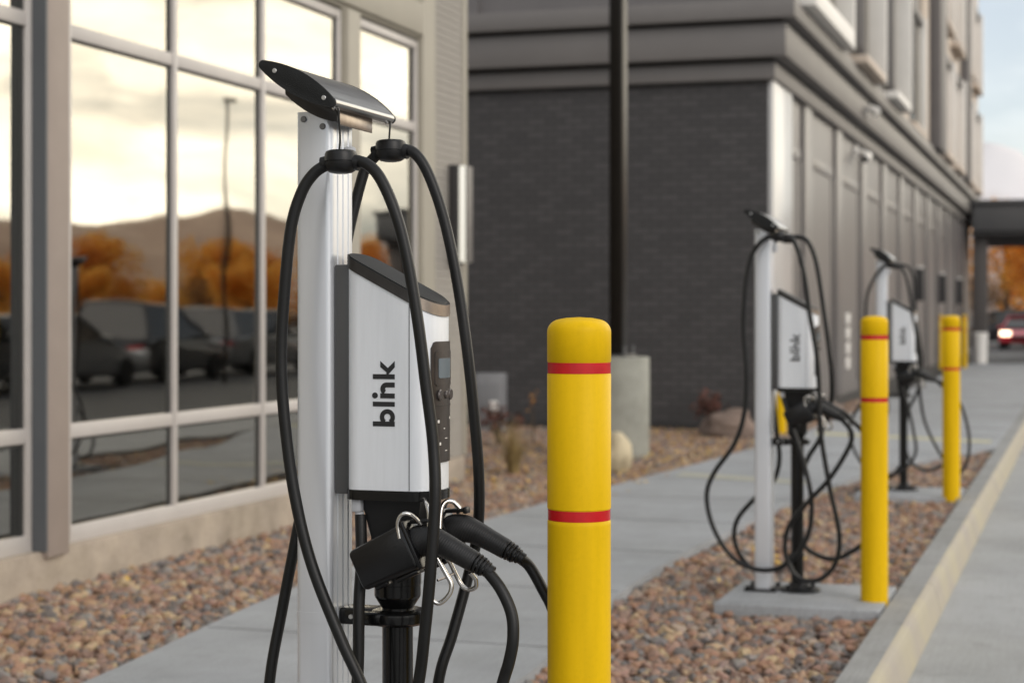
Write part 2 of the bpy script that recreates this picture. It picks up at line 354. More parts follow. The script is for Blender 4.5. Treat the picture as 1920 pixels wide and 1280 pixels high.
# ---- gravel (stuff): soil sheet with stones scattered by geometry nodes
def gravel_mat():
    m = D.materials.new('river_stone'); m.use_nodes = True; nt = m.node_tree; N = nt.nodes; L = nt.links; b = N['Principled BSDF']
    oi = N.new('ShaderNodeObjectInfo'); rp = N.new('ShaderNodeValToRGB'); rp.color_ramp.interpolation = 'CONSTANT'
    cols = [(0.36, 0.185, 0.10), (0.26, 0.15, 0.10), (0.41, 0.245, 0.14), (0.17, 0.15, 0.14), (0.36, 0.205, 0.14), (0.27, 0.175, 0.135), (0.50, 0.35, 0.19), (0.27, 0.235, 0.205), (0.38, 0.21, 0.10), (0.13, 0.105, 0.09), (0.42, 0.31, 0.225), (0.29, 0.15, 0.085)]
    e = rp.color_ramp.elements; e[0].position = 0; e[0].color = (*cols[0], 1); e[1].position = 1 / len(cols); e[1].color = (*cols[1], 1)
    for i, c in enumerate(cols[2:], 2): q = e.new(i / len(cols)); q.color = (*c, 1)
    L.new(oi.outputs['Random'], rp.inputs['Fac'])
    tc = N.new('ShaderNodeTexCoord'); nz = N.new('ShaderNodeTexNoise'); nz.inputs['Scale'].default_value = 2.5; nz.inputs['Detail'].default_value = 4
    L.new(tc.outputs['Object'], nz.inputs['Vector'])
    mx = N.new('ShaderNodeMix'); mx.data_type = 'RGBA'; mx.blend_type = 'MULTIPLY'; mx.inputs[0].default_value = 0.5
    L.new(rp.outputs[0], mx.inputs[6]); L.new(nz.outputs['Color'], mx.inputs[7])
    br = N.new('ShaderNodeBrightContrast'); br.inputs['Bright'].default_value = 0.045
    L.new(mx.outputs[2], br.inputs['Color']); L.new(br.outputs[0], b.inputs['Base Color']); b.inputs['Roughness'].default_value = 0.8
    return m
M_stone = gravel_mat()
def gravel_nodes():
    g = D.node_groups.new('gravel_scatter', 'GeometryNodeTree'); N = g.nodes; L = g.links
    g.interface.new_socket('Geometry', in_out='INPUT', socket_type='NodeSocketGeometry')
    g.interface.new_socket('Geometry', in_out='OUTPUT', socket_type='NodeSocketGeometry')
    gi = N.new('NodeGroupInput'); go = N.new('NodeGroupOutput')
    dp = N.new('GeometryNodeDistributePointsOnFaces'); dp.inputs['Density'].default_value = 950; dp.inputs['Seed'].default_value = 4
    L.new(gi.outputs[0], dp.inputs['Mesh'])
    spn = N.new('GeometryNodeSetPosition'); rz = N.new('FunctionNodeRandomValue'); rz.data_type = 'FLOAT_VECTOR'
    rz.inputs[0].default_value = (0, 0, -0.008); rz.inputs[1].default_value = (0, 0, 0.018)
    L.new(dp.outputs['Points'], spn.inputs['Geometry']); L.new(rz.outputs[0], spn.inputs['Offset'])
    gti = N.new('GeometryNodeGeometryToInstance')
    for k in range(5):
        ico = N.new('GeometryNodeMeshIcoSphere'); ico.inputs['Radius'].default_value = 1; ico.inputs['Subdivisions'].default_value = 3
        ps = N.new('GeometryNodeInputPosition'); va = N.new('ShaderNodeVectorMath'); va.operation = 'ADD'; va.inputs[1].default_value = (k * 7.3, k * 3.1, k * 5.7)
        L.new(ps.outputs[0], va.inputs[0])
        nz = N.new('ShaderNodeTexNoise'); nz.inputs['Scale'].default_value = 0.9; nz.inputs['Detail'].default_value = 2.5
        L.new(va.outputs[0], nz.inputs['Vector'])
        sb = N.new('ShaderNodeVectorMath'); sb.operation = 'SUBTRACT'; sb.inputs[1].default_value = (0.5, 0.5, 0.5); L.new(nz.outputs['Color'], sb.inputs[0])
        sc = N.new('ShaderNodeVectorMath'); sc.operation = 'SCALE'; sc.inputs['Scale'].default_value = 1.9; L.new(sb.outputs[0], sc.inputs[0])
        st = N.new('GeometryNodeSetPosition'); L.new(ico.outputs['Mesh'], st.inputs['Geometry']); L.new(sc.outputs[0], st.inputs['Offset'])
        ss = N.new('GeometryNodeSetShadeSmooth'); L.new(st.outputs[0], ss.inputs['Geometry'])
        sm = N.new('GeometryNodeSetMaterial'); sm.inputs['Material'].default_value = M_stone; L.new(ss.outputs[0], sm.inputs['Geometry'])
        L.new(sm.outputs[0], gti.inputs[0])
    ip = N.new('GeometryNodeInstanceOnPoints'); ip.inputs['Pick Instance'].default_value = True
    ri = N.new('FunctionNodeRandomValue'); ri.data_type = 'INT'; ri.inputs[4].default_value = 0; ri.inputs[5].default_value = 4; ri.inputs['Seed'].default_value = 3
    L.new(spn.outputs[0], ip.inputs['Points']); L.new(gti.outputs[0], ip.inputs['Instance']); L.new(ri.outputs[2], ip.inputs['Instance Index'])
    rr = N.new('FunctionNodeRandomValue'); rr.data_type = 'FLOAT_VECTOR'; rr.inputs[0].default_value = (-0.7, -0.7, 0); rr.inputs[1].default_value = (0.7, 0.7, 6.28)
    L.new(rr.outputs[0], ip.inputs['Rotation'])
    r1 = N.new('FunctionNodeRandomValue'); r1.data_type = 'FLOAT'; r1.inputs[2].default_value = 0; r1.inputs[3].default_value = 1; r1.inputs['Seed'].default_value = 9
    pw = N.new('ShaderNodeMath'); pw.operation = 'POWER'; pw.inputs[1].default_value = 2.0; L.new(r1.outputs[1], pw.inputs[0])
    mr = N.new('ShaderNodeMapRange'); mr.inputs['To Min'].default_value = 0.014; mr.inputs['To Max'].default_value = 0.038; L.new(pw.outputs[0], mr.inputs['Value'])
    rv = N.new('FunctionNodeRandomValue'); rv.data_type = 'FLOAT_VECTOR'; rv.inputs[0].default_value = (0.85, 0.7, 0.5); rv.inputs[1].default_value = (1.35, 1.0, 0.85); rv.inputs['Seed'].default_value = 21
    ms = N.new('ShaderNodeVectorMath'); ms.operation = 'SCALE'; L.new(rv.outputs[0], ms.inputs[0]); L.new(mr.outputs[0], ms.inputs['Scale'])
    L.new(ms.outputs[0], ip.inputs['Scale'])
    jn = N.new('GeometryNodeJoinGeometry'); L.new(gi.outputs[0], jn.inputs[0]); L.new(ip.outputs[0], jn.inputs[0])
    L.new(jn.outputs[0], go.inputs[0]); return g
GN = gravel_nodes()
def gravel(name, poly, z=-0.03, rise=None):
    bm = bmesh.new(); vs = [bm.verts.new((x, y, z)) for x, y in poly]; f = bm.faces.new(vs)
    bmesh.ops.triangulate(bm, faces=[f]); bmesh.ops.recalc_face_normals(bm, faces=bm.faces)
    for f in bm.faces:
        if f.normal.z < 0: f.normal_flip()
    if rise:
        for v in bm.verts: v.co.z = rise(v.co.x, v.co.y)
    me = D.meshes.new(name); bm.to_mesh(me); bm.free(); me.materials.append(M_soil)
    o = D.objects.new(name, me); link(o); tag(o, kind='stuff')
    md = o.modifiers.new('scatter', 'NODES'); md.node_group = GN; return o
PADS = [(-1.66, -0.90, y - 0.50, y + 0.28) for y in (3.466, 8.826, 14.15)]
def clipx(E, y0, y1):
    return [(a, b) for a, b in E if y0 < b < y1]
# right bed, split where the concrete pads interrupt it
def xr(y):
    for (a, b), (c, d) in zip(RE, RE[1:]):
        if b <= y <= d: return a + (c - a) * (y - b) / max(1e-6, d - b)
    return RE[-1][0]
poly = [(-0.90, 2.0), (-0.90, 18.9)] + [(a + 0.01, b) for a, b in RE[::-1] if b >= 2.0]
gravel('gravel', poly, -0.06)
lp = [(a - 0.01, b) for a, b in LE if 4.0 <= b <= 30] + [(-3.58, 30), (-3.58, 21.3), (-9.5, 21.3), (-9.5, 14.5), (-5.0, 14.5), (-5.0, 4.0)]
gravel('gravel', lp, -0.058)
for x0, x1, y0, y1 in PADS:
    mb = MB(); mb.box(x0, x1, y0, y1, -0.15, 0.0095, bev=0.008); tag(mb.build('concrete_pad', M_conc), kind='structure')

# ------------------------------------------------------------------ charging stations
def build_plug(root, sy):
    """holster boot, connector handle, strain relief at local y = sy"""
    y = -0.112 if sy < 0 else 0.090
    ax = Vector((math.cos(R(25)), 0, math.sin(R(25)))); pp = Vector((-ax.z, 0, ax.x))
    c = Vector((0.187, y, 0.872))
    m = Matrix(((ax.x, 0, pp.x, c.x), (0, 1, 0, c.y), (ax.z, 0, pp.z, c.z), (0, 0, 0, 1)))
    mb = MB()
    mb.box(-0.067, 0.066, -0.037, 0.037, -0.047, 0.047, bev=0.012, seg=4)
    for v in mb.bm.verts:
        if v.co.x < -0.03: v.co.z = v.co.z * 0.90 - 0.002
    mb.box(0.0615, 0.0695, -0.040, 0.040, -0.050, 0.050, bev=0.003)
    mb.box(-0.05, -0.02, -0.015, 0.015, -0.052, -0.040, bev=0.003)
    mb.box(0.0, 0.05, -0.022, 0.022, -0.056, -0.046, bev=0.003)
    for v in mb.bm.verts: v.co = m @ v.co
    hol = mb.build('holster', M_blackgloss2, root)
    mb = MB()
    mb.tube([(0.236, y, 0.897), (0.256, y, 0.905), (0.276, y, 0.906), (0.300, y, 0.899), (0.332, y, 0.884), (0.364, y, 0.868)], [0.032, 0.0315, 0.029, 0.0245, 0.0222, 0.0212], n=24)
    d = Vector((0.89, 0, -0.455)).normalized()
    hd = mb.build('connector_handle', M_handle, root)
    mb = MB()
    p = Vector((0.363, y, 0.8685))
    for k, r in enumerate((0.0212, 0.0208, 0.0194, 0.0176, 0.0158)):
        a = p + d * (0.0075 * k); mb.cyl(a, a + d * 0.0048, r, r * 0.985, n=20, bev=0.0008)
    mb.cyl(p - d * 0.002, p + d * 0.045, 0.0145, 0.0125, n=20)
    for k in range(4):   # bridging lugs between the rings
        for s in (-1, 1):
            a = p + d * (0.0048 + 0.0075 * k); off = Vector((0, 0.016 * s if k % 2 else 0, 0)) + (Vector((d.z, 0, -d.x)) * (0.016 * s) if k % 2 == 0 else Vector())
            mb.cyl(a + off, a + off + d * 0.003, 0.004, n=8)
    mb.build('strain_relief', M_blackplastic, hd)
    mb = MB()
    mb.box(-0.028, 0.020, -0.011, 0.011, 0.0, 0.008, bev=0.003, mtx=Matrix.Translation((0.262, y, 0.9405)) @ Matrix.Rotation(R(-6), 4, 'Y'))
    mb.box(0.012, 0.022, -0.012, 0.012, -0.004, 0.010, bev=0.003, mtx=Matrix.Translation((0.262, y, 0.9405)) @ Matrix.Rotation(R(-6), 4, 'Y'))
    mb.build('latch', M_blackplastic, hd)
    # stainless wire hook that carries the holster and the spare cable
    mb = MB(); h = 0.034 * sy
    mb.tube([(0.222, y + h, 0.912), (0.218, y + h, 0.936), (0.222, y + h, 0.953), (0.233, y + h * 0.95, 0.961), (0.246, y + h * 0.7, 0.955), (0.257, y + h * 0.3, 0.938)], 0.0042, n=10)
    mb.build('wire_hook', M_steel, root); mb = MB()
    if sy < 0:
        mb.tube([(0.236, -0.05, 0.982), (0.250, -0.08, 0.979), (0.264, -0.105, 0.972), (0.272, -0.115, 0.957), (0.272, -0.118, 0.925), (0.278, -0.12, 0.895), (0.291, -0.12, 0.872), (0.311, -0.12, 0.840), (0.320, -0.12, 0.823), (0.317, -0.122, 0.804), (0.298, -0.126, 0.786), (0.283, -0.132, 0.793), (0.275, -0.138, 0.805)], 0.0048, n=10)
    else:
        mb.tube([(0.284, 0.035, 0.954), (0.270, 0.03, 0.968), (0.258, 0.02, 0.968), (0.252, 0.01, 0.952), (0.253, 0.0, 0.905), (0.262, 0.0, 0.868), (0.272, 0.01, 0.845), (0.284, 0.02, 0.814), (0.295, 0.02, 0.798), (0.309, 0.02, 0.792), (0.324, 0.018, 0.799), (0.326, 0.010, 0.815), (0.318, 0.0, 0.830)], 0.0048, n=10)
        mb.tube([(0.255, -0.02, 0.814), (0.268, 0.0, 0.819), (0.281, 0.02, 0.826)], 0.003, n=8, smooth=2)
    mb.build('wire_hook', M_steel, root)
M_blackgloss2 = mat('holster_plastic', (0.006, 0.006, 0.0065), 0.25, spec=0.4, bump=0.02, bscale=200, var=0.2, vscale=20)
def handle_mat():
    m = mat('ribbed_handle_rubber', (0.016, 0.016, 0.0165), 0.45, spec=0.35, var=0.2, vscale=25); nt = m.node_tree; N = nt.nodes; L = nt.links
    tc = N.new('ShaderNodeTexCoord'); mp = N.new('ShaderNodeMapping'); mp.inputs['Rotation'].default_value = (0, R(-28), 0); L.new(tc.outputs['Object'], mp.inputs[0])
    wv = N.new('ShaderNodeTexWave'); wv.inputs['Scale'].default_value = 62; wv.bands_direction = 'X'; L.new(mp.outputs[0], wv.inputs['Vector'])
    bp = N.new('ShaderNodeBump'); bp.inputs['Strength'].default_value = 0.25; bp.inputs['Distance'].default_value = 0.0015; L.new(wv.outputs['Fac'], bp.inputs['Height'])
    L.new(bp.outputs[0], N['Principled BSDF'].inputs['Normal']); return m
M_handle = handle_mat()

def letters(mb, x_base, z0, scale, y):
    """the word b-l-i-n-k read upwards: u runs along +z, v (letter height) runs towards -x"""
    def P(poly):
        fr = [mb.bm.verts.new((x_base - v * scale, y, z0 + u * scale)) for u, v in poly]
        bk = [mb.bm.verts.new((x_base - v * scale, y + 0.0016, z0 + u * scale)) for u, v in poly]
        n = len(poly); mb.face(fr); mb.face(bk[::-1])
        for i in range(n): mb.face([fr[i], bk[i], bk[(i + 1) % n], fr[(i + 1) % n]])
    def arc(cx, cy, ro, ri, a0, a1, n=20):
        for k in range(n):
            t0 = R(a0 + (a1 - a0) * k / n); t1 = R(a0 + (a1 - a0) * (k + 1) / n)
            P([(cx + ri * math.cos(t0), cy + ri * math.sin(t0)), (cx + ro * math.cos(t0), cy + ro * math.sin(t0)), (cx + ro * math.cos(t1), cy + ro * math.sin(t1)), (cx + ri * math.cos(t1), cy + ri * math.sin(t1))])
    T = 27
    P([(0, 0), (T, 0), (T, 128), (0, 128)]); arc(51, 43, 44, 19, -150, 150, 26)           # b
    P([(109, 0), (135, 0), (135, 128), (109, 128)])                                       # l
    P([(154, 0), (181, 0), (181, 84), (154, 84)]); arc(169, 116, 16.5, 0.01, 0, 360, 20)  # i
    arc(205.5, 48, 35.5, 8.5, 0, 150, 18); P([(214, 0), (241, 0), (241, 48), (214, 48)])  # n joined to the i
    P([(259, 0), (286, 0), (286, 128), (259, 128)])                                       # k
    P([(286, 36), (296, 47), (325, 84), (358, 84), (316, 36)]); P([(286, 48), (286, 36), (324, 0), (358, 0), (312, 48)])

def body_plan(off=0.0, xb=0.069, n=18):
    a, b = 0.048 + off, 0.075 + off; xs = 0.215; xk = xb + 0.036; ak = 0.036 + off
    pts = [(xk, -b), (xs, -b)]
    for k in range(1, n):
        t = -90 + 180 * k / n; c, s_ = math.cos(R(t)), math.sin(R(t))
        pts.append((xs + a * abs(c) ** 0.85, b * math.copysign(abs(s_) ** 0.9, s_)))
    pts += [(xs, b), (xk, b)]
    for k in range(1, n):
        t = 90 + 180 * k / n; c, s_ = math.cos(R(t)), math.sin(R(t))
        pts.append((xk - ak * abs(c) ** 0.7, b * math.copysign(abs(s_) ** 0.8, s_)))
    return pts
def ztop(x): return 1.443 - (x - 0.082) * 0.53
def front_x(y, off=0.0):
    s_ = max(-1, min(1, y / 0.075)); sn = abs(s_) ** (1 / 0.9); c = math.sqrt(max(0, 1 - sn * sn))
    return 0.215 + off + 0.048 * c ** 0.85

def sloped_prism(mb, poly, zlo, zhi):
    A = [mb.bm.verts.new((x, y, zlo(x))) for x, y in poly]; B = [mb.bm.verts.new((x, y, zhi(x))) for x, y in poly]
    n = len(poly); mb.face(A[::-1]); mb.face(B)
    for i in range(n): mb.face([A[i], A[(i + 1) % n], B[(i + 1) % n], B[i]])
def curved_patch(mb, y0, y1, z0, z1, off, thick, rad, n=16):
    cols = []
    for k in range(n + 1):
        y = y0 + (y1 - y0) * k / n; d = min(y - y0, y1 - y); c = 0
        if d < rad: c = rad - math.sqrt(max(0, rad * rad - (rad - d) ** 2))
        cols.append([mb.bm.verts.new((front_x(y, o), y, z)) for o in (off - thick, off) for z in (z0 + c, z1 - c)])
    for a, b in zip(cols, cols[1:]):
        mb.face([a[2], b[2], b[3], a[3]]); mb.face([a[0], a[1], b[1], b[0]]); mb.face([a[1], a[3], b[3], b[1]]); mb.face([a[0], b[0], b[2], a[2]])
    mb.face([cols[0][i] for i in (0, 2, 3, 1)]); mb.face([cols[-1][i] for i in (0, 1, 3, 2)])

def make_station(label, loc, group):
    t = thing('charging_station', label, 'charging station', loc, 0, group)
    # pole: aluminium extrusion with rounded corners and grooves
    mb = MB(); pl = []
    def corner(cx, cy, a0, r=0.014):
        for k in range(6): a = R(a0 + 90 * k / 5); pl.append((cx + r * math.cos(a), cy + r * math.sin(a)))
    corner(0.026, -0.046, -90)
    for gy in (-0.028, 0.0, 0.028): pl.extend([(0.040, gy - 0.004), (0.0375, gy - 0.0025), (0.0375, gy + 0.0025), (0.040, gy + 0.004)])
    corner(0.026, 0.046, 0); corner(-0.026, 0.046, 90)
    for gy in (0.028, -0.028): pl.extend([(-0.040, gy + 0.004), (-0.0375, gy + 0.0025), (-0.0375, gy - 0.0025), (-0.040, gy - 0.004)])
    corner(-0.026, -0.046, 180)
    mb.prism(pl, 0.018, 1.764, 'z'); pole = mb.build('pole', M_alu, t)
    mb = MB(); mb.prism([(x * 1.02, y * 1.014) for x, y in pl], 0.720, 0.743, 'z'); mb.build('strap', M_alu, pole)
    for x, z in ((-0.021, 1.749), (0.021, 1.733)):
        mb = MB(); mb.cyl((x, -0.060, z), (x, -0.0635, z), 0.0065, n=18, bev=0.001); mb.build('bolt', M_bolt, pole)
    mb = MB(); mb.cyl((0.0505, 0.012, 1.655), (0.0505, 0.012, 1.697), 0.0125, n=18, bev=0.004); mb.build('cable_stop', M_gland, pole)
    mb = MB(); mb.box(-0.085, 0.07, -0.10, 0.10, 0.010, 0.020, bev=0.003)
    for sx, sy in ((-1, -1), (-1, 1), (1, -1), (1, 1)): mb.cyl((-0.008 + 0.062 * sx, 0.085 * sy, 0.02), (-0.008 + 0.062 * sx, 0.085 * sy, 0.034), 0.011, n=6)
    mb.build('foot_plate', M_blackplastic, t)
    # head: lens shaped aluminium extrusion, black end plates
    th = R(28.5); ca, sa = math.cos(th), math.sin(th); Lh, tip = 0.083, 0.0098
    prof = []
    for k in range(0, 15):
        u = -1 + 2 * k / 14; prof.append((Lh * u, tip + 0.0145 * (1 - u * u)))
    for k in range(1, 8): a = R(90 - 180 * k / 8); prof.append((Lh + tip * math.cos(a), tip * math.sin(a)))
    for k in range(0, 15):
        u = 1 - 2 * k / 14; prof.append((Lh * u, -tip - 0.0125 * (1 - u * u)))
    for k in range(1, 8): a = R(270 - 180 * k / 8); prof.append((-Lh + tip * math.cos(a), tip * math.sin(a)))
    hx, hz = 0.010, 1.8085
    rot = lambda q: (hx + q[0] * ca + q[1] * sa, hz - q[0] * sa + q[1] * ca)
    mb = MB(); mb.prism([rot(q) for q in prof], -0.158, 0.158, 'y'); head = mb.build('cable_head', M_alu_head, t)
    for s_ in (-1, 1):
        mb = MB(); mb.prism([rot((q[0] * 1.012, q[1] * 1.03)) for q in prof], s_ * 0.158, s_ * 0.164, 'y', bev=0.0015); ep = mb.build('end_plate', M_blackgrain, head)
        for u in (-0.055, 0.066):
            x, z = rot((u, 0.001)); mb = MB(); mb.cyl((x, s_ * 0.164, z), (x, s_ * 0.1660, z), 0.0048, n=16, bev=0.0006)
            mb.lathe([(0, 0), (0.0019, 0), (0.0019, 0.0012), (0, 0.0012)], 8, mtx=Matrix.Translation((x, s_ * 0.1655, z)) @ Matrix.Rotation(R(90) * s_ * -1, 4, 'X')); mb.build('screw', M_screw, head)
    for yy in (-0.141, 0.141):
        for dy in (-0.011, 0.011):
            x, z = rot((Lh + 0.004, -0.008)); mb = MB(); mb.cyl((x, yy + dy, z), (x + 0.004, yy + dy, z - 0.004), 0.0032, n=10); mb.build('cord_grommet', M_screw, head)
    mb = MB(); low = []
    for k in range(9):
        u = k / 8; low.append((-0.050 + 0.118 * u, 1.786 - 0.060 * u + 0.012 * (2 * u - 1) ** 2 - 0.0005))
    mb.prism([(-0.052, 1.822)] + low + [(0.068, 1.767)], -0.090, 0.090, 'y', bev=0.004, seg=3); mb.build('head_mount', M_mount, t)
    mb = MB(); mb.box(0.0665, 0.0705, -0.087, 0.087, 1.732, 1.763, bev=0.0012); mb.build('mount_plate', M_bronze_warm, t)  # the plate's bronze colour stands in for a warm reflection
    # charger body
    mb = MB(); sloped_prism(mb, body_plan(), lambda x: 0.997, lambda x: ztop(x)); body = mb.build('charger_body', M_shell, t, ang=30)
    mb = MB(); sloped_prism(mb, body_plan(0.003), lambda x: ztop(x) + 0.0005, lambda x: ztop(x) + 0.0235)
    for f in mb.bm.faces:
        if f.calc_center_median().x > 0.224 and abs(f.normal.z) < 0.3: f.material_index = 1  # lighter bronze colours a warm reflection into the cap front
    cap = mb.build('top_cap', [M_bronze, M_bronze_warm], body, ang=30)
    mb = MB(); pi = [(0.085 + (x - 0.085) * 0.985, y * 0.97) for x, y in body_plan()]
    sloped_prism(mb, pi, lambda x: ztop(x) + 0.0230, lambda x: ztop(x) + 0.0262); mb.build('cap_insert', M_blackgrain, body, ang=30)
    mb = MB(); sloped_prism(mb, body_plan(0.003), lambda x: 0.977, lambda x: 0.9965); mb.build('bottom_band', M_blackgloss, body, ang=30)
    for s_ in (-1, 1):
        mb = MB(); mb.box(0.2142, 0.2156, s_ * 0.0752 - 0.0006, s_ * 0.0752 + 0.0006, 0.998, ztop(0.215) - 0.001); mb.build('side_seam', M_seam, body)
    mb = MB(); letters(mb, 0.184, 1.126, 1 / 2.72 / 1000.0 * 0.995, -0.0764); mb.build('logo_lettering', M_logo, body)
    mb = MB(); mb.box(0.041, 0.086, -0.048, 0.048, 0.985, 1.452, bev=0.004); mb.build('bracket_shade_fill', M_bracket, body)  # bracket stretched to body height, its dark colour filling in the shade
    # front panel with display and buttons
    mb = MB(); curved_patch(mb, -0.053, 0.053, 1.052, 1.296, 0.003, 0.006, 0.014); pn = mb.build('control_panel', M_panel, body, ang=45)
    mb = MB(); curved_patch(mb, -0.046, 0.046, 1.207, 1.277, 0.0045, 0.003, 0.004); mb.build('display_bezel', M_panel, body, ang=45)
    mb = MB(); curved_patch(mb, -0.036, 0.022, 1.222, 1.262, 0.0056, 0.0025, 0.002); mb.build('display_screen', M_lcd, body, ang=45)
    for yy in (-0.030, 0.0, 0.030):
        x = front_x(yy, 0.003); mb = MB(); mb.cyl((x - 0.002, yy, 1.188), (x + 0.004, yy, 1.188), 0.0115 if yy else 0.008, n=20, bev=0.002); mb.build('button', M_btn, body)
    for yy, z, a, b in ((-0.034, 1.135, 0.006, 0.006), (0.028, 1.14, 0.006, 0.005), (-0.028, 1.09, 0.005, 0.006), (-0.01, 1.12, 0.006, 0.002), (0.0, 1.10, 0.014, 0.0015), (0.0, 1.075, 0.012, 0.0015)):
        mb = MB(); curved_patch(mb, yy - a / 2, yy + a / 2, z - b / 2, z + b / 2, 0.0036, 0.001, 0.0004, n=3); mb.build('printed_symbol', M_white, body)
    mb = MB(); curved_patch(mb, -0.050, 0.050, 1.1655, 1.168, 0.0042, 0.002, 0.0008); mb.build('panel_ridge', M_bronze, body)
    # neck, collar, pedestal
    mb = MB()
    secs = [(0.977, 0.108, 0.232, 0.055), (0.955, 0.108, 0.228, 0.052), (0.90, 0.122, 0.212, 0.048), (0.872, 0.122, 0.205, 0.045)]
    rings = [[mb.bm.verts.new(c) for c in ((a, -h, z), (b, -h, z), (b, h, z), (a, h, z))] for z, a, b, h in secs]
    for p, q in zip(rings, rings[1:]):
        for k in range(4): mb.face([p[k], p[(k + 1) % 4], q[(k + 1) % 4], q[k]])
    mb.face(rings[-1]); mb.face(rings[0]); mb.build('neck', M_blackplastic, t)
    mb = MB(); mb.lathe([(0.033, 0.753), (0.0465, 0.774), (0.0475, 0.777), (0.0475, 0.800), (0.0485, 0.801), (0.0485, 0.890), (0.044, 0.896)], 36, c=(0.161, 0, 0)); cl = mb.build('collar', M_blackgloss, t, ang=14)
    mb = MB(); mb.cyl((0.172, -0.047, 0.828), (0.172, -0.0505, 0.828), 0.0045, n=14); mb.build('screw', M_screw, cl)
    mb = MB(); mb.lathe([(0.0315, 0.03), (0.0315, 0.76)], 32, c=(0.161, 0, 0)); ped = mb.build('pedestal', M_blackgloss, t)
    mb = MB(); mb.lathe([(0.10, 0.010), (0.10, 0.020), (0.096, 0.024), (0.048, 0.026), (0.042, 0.05), (0.034, 0.054)], 36, c=(0.175, 0, 0))
    for k in range(4): a = R(45 + 90 * k); mb.cyl((0.175 + 0.075 * math.cos(a), 0.075 * math.sin(a), 0.022), (0.175 + 0.075 * math.cos(a), 0.075 * math.sin(a), 0.042), 0.011, n=6)
    mb.build('pedestal_base', M_blackplastic, t)
    mb = MB(); mb.box(0.043, 0.118, -0.028, 0.028, 0.716, 0.750, bev=0.005, seg=3)
    mb.lathe([(0.033, 0.719), (0.052, 0.719), (0.060, 0.725), (0.061, 0.734), (0.060, 0.743), (0.052, 0.749), (0.033, 0.749)], 36, c=(0.161, 0, 0))
    mb.box(0.10, 0.161, -0.058, -0.030, 0.7205, 0.7475, bev=0.006, seg=3); mb.box(0.10, 0.161, 0.030, 0.058, 0.7205, 0.7475, bev=0.006, seg=3)
    ar = mb.build('clamp_arm', M_blackgloss, t)
    for x in (0.070, 0.096):
        mb = MB(); mb.cyl((x, -0.028, 0.733), (x, -0.031, 0.733), 0.0048, n=14); mb.build('screw', M_screw, ar)
    mb = MB(); mb.box(0.086, 0.107, -0.068, -0.030, 0.951, 0.978, bev=0.004); mb.lathe([(0.009, 0.941), (0.0095, 0.951)], 16, c=(0.1, -0.055, 0)); mb.build('cable_gland', M_gland, body)
    build_plug(t, -1); build_plug(t, 1)
    return t
M_bolt = mat('dull_bolt', (0.18, 0.18, 0.18), 0.4, 0.9)
M_mount = mat('dark_mount_metal', (0.035, 0.032, 0.030), 0.28, 0.4, var=0.2, vscale=20)
M_bracket = mat('bracket_shade_grey', (0.10, 0.10, 0.10), 0.45, 0.3)
M_btn = mat('grey_button', (0.12, 0.105, 0.10), 0.25, 0.6)

RC = 0.0118
def add_cables(t, paths, pucks):
    for p in pucks:
        mb = MB(); r = 0.0325
        mb.lathe([(0, -0.0235), (0.012, -0.0235), (0.022, -0.0215), (0.029, -0.017), (r, -0.010), (r + 0.0005, -0.0016), (r - 0.0016, -0.0008), (r - 0.0016, 0.0008), (r + 0.0005, 0.0016), (r, 0.015), (0.030, 0.0205), (0.024, 0.0232), (0, 0.0238)], 36, c=p[:3])
        for s_ in (-1, 1):
            mb.tube([(p[0] + s_ * 0.022, p[1], p[2] + 0.004 * 0), (p[0] + s_ * 0.040, p[1], p[2] - 0.004)], 0.0150, n=16, smooth=0)
        pk = mb.build('cable_grip', M_blackplastic, t)
        mb = MB(); mb.tube([(p[0] - 0.004, p[1], p[2] + 0.022), (p[0] - 0.002, p[1], p[2] + 0.05), p[3]], 0.0022, n=8, smooth=3); mb.build('retractor_cord', M_rubber, pk)
    for q in paths:
        MB().tube(q, RC, n=16, smooth=10).build('charging_cable', M_rubber, t)
GRP = 'charging stations in a row along the kerb'
stA = make_station('large silver charging station in front, sharpest and nearest of the row', (-1.507, 3.466, 0.0), GRP)
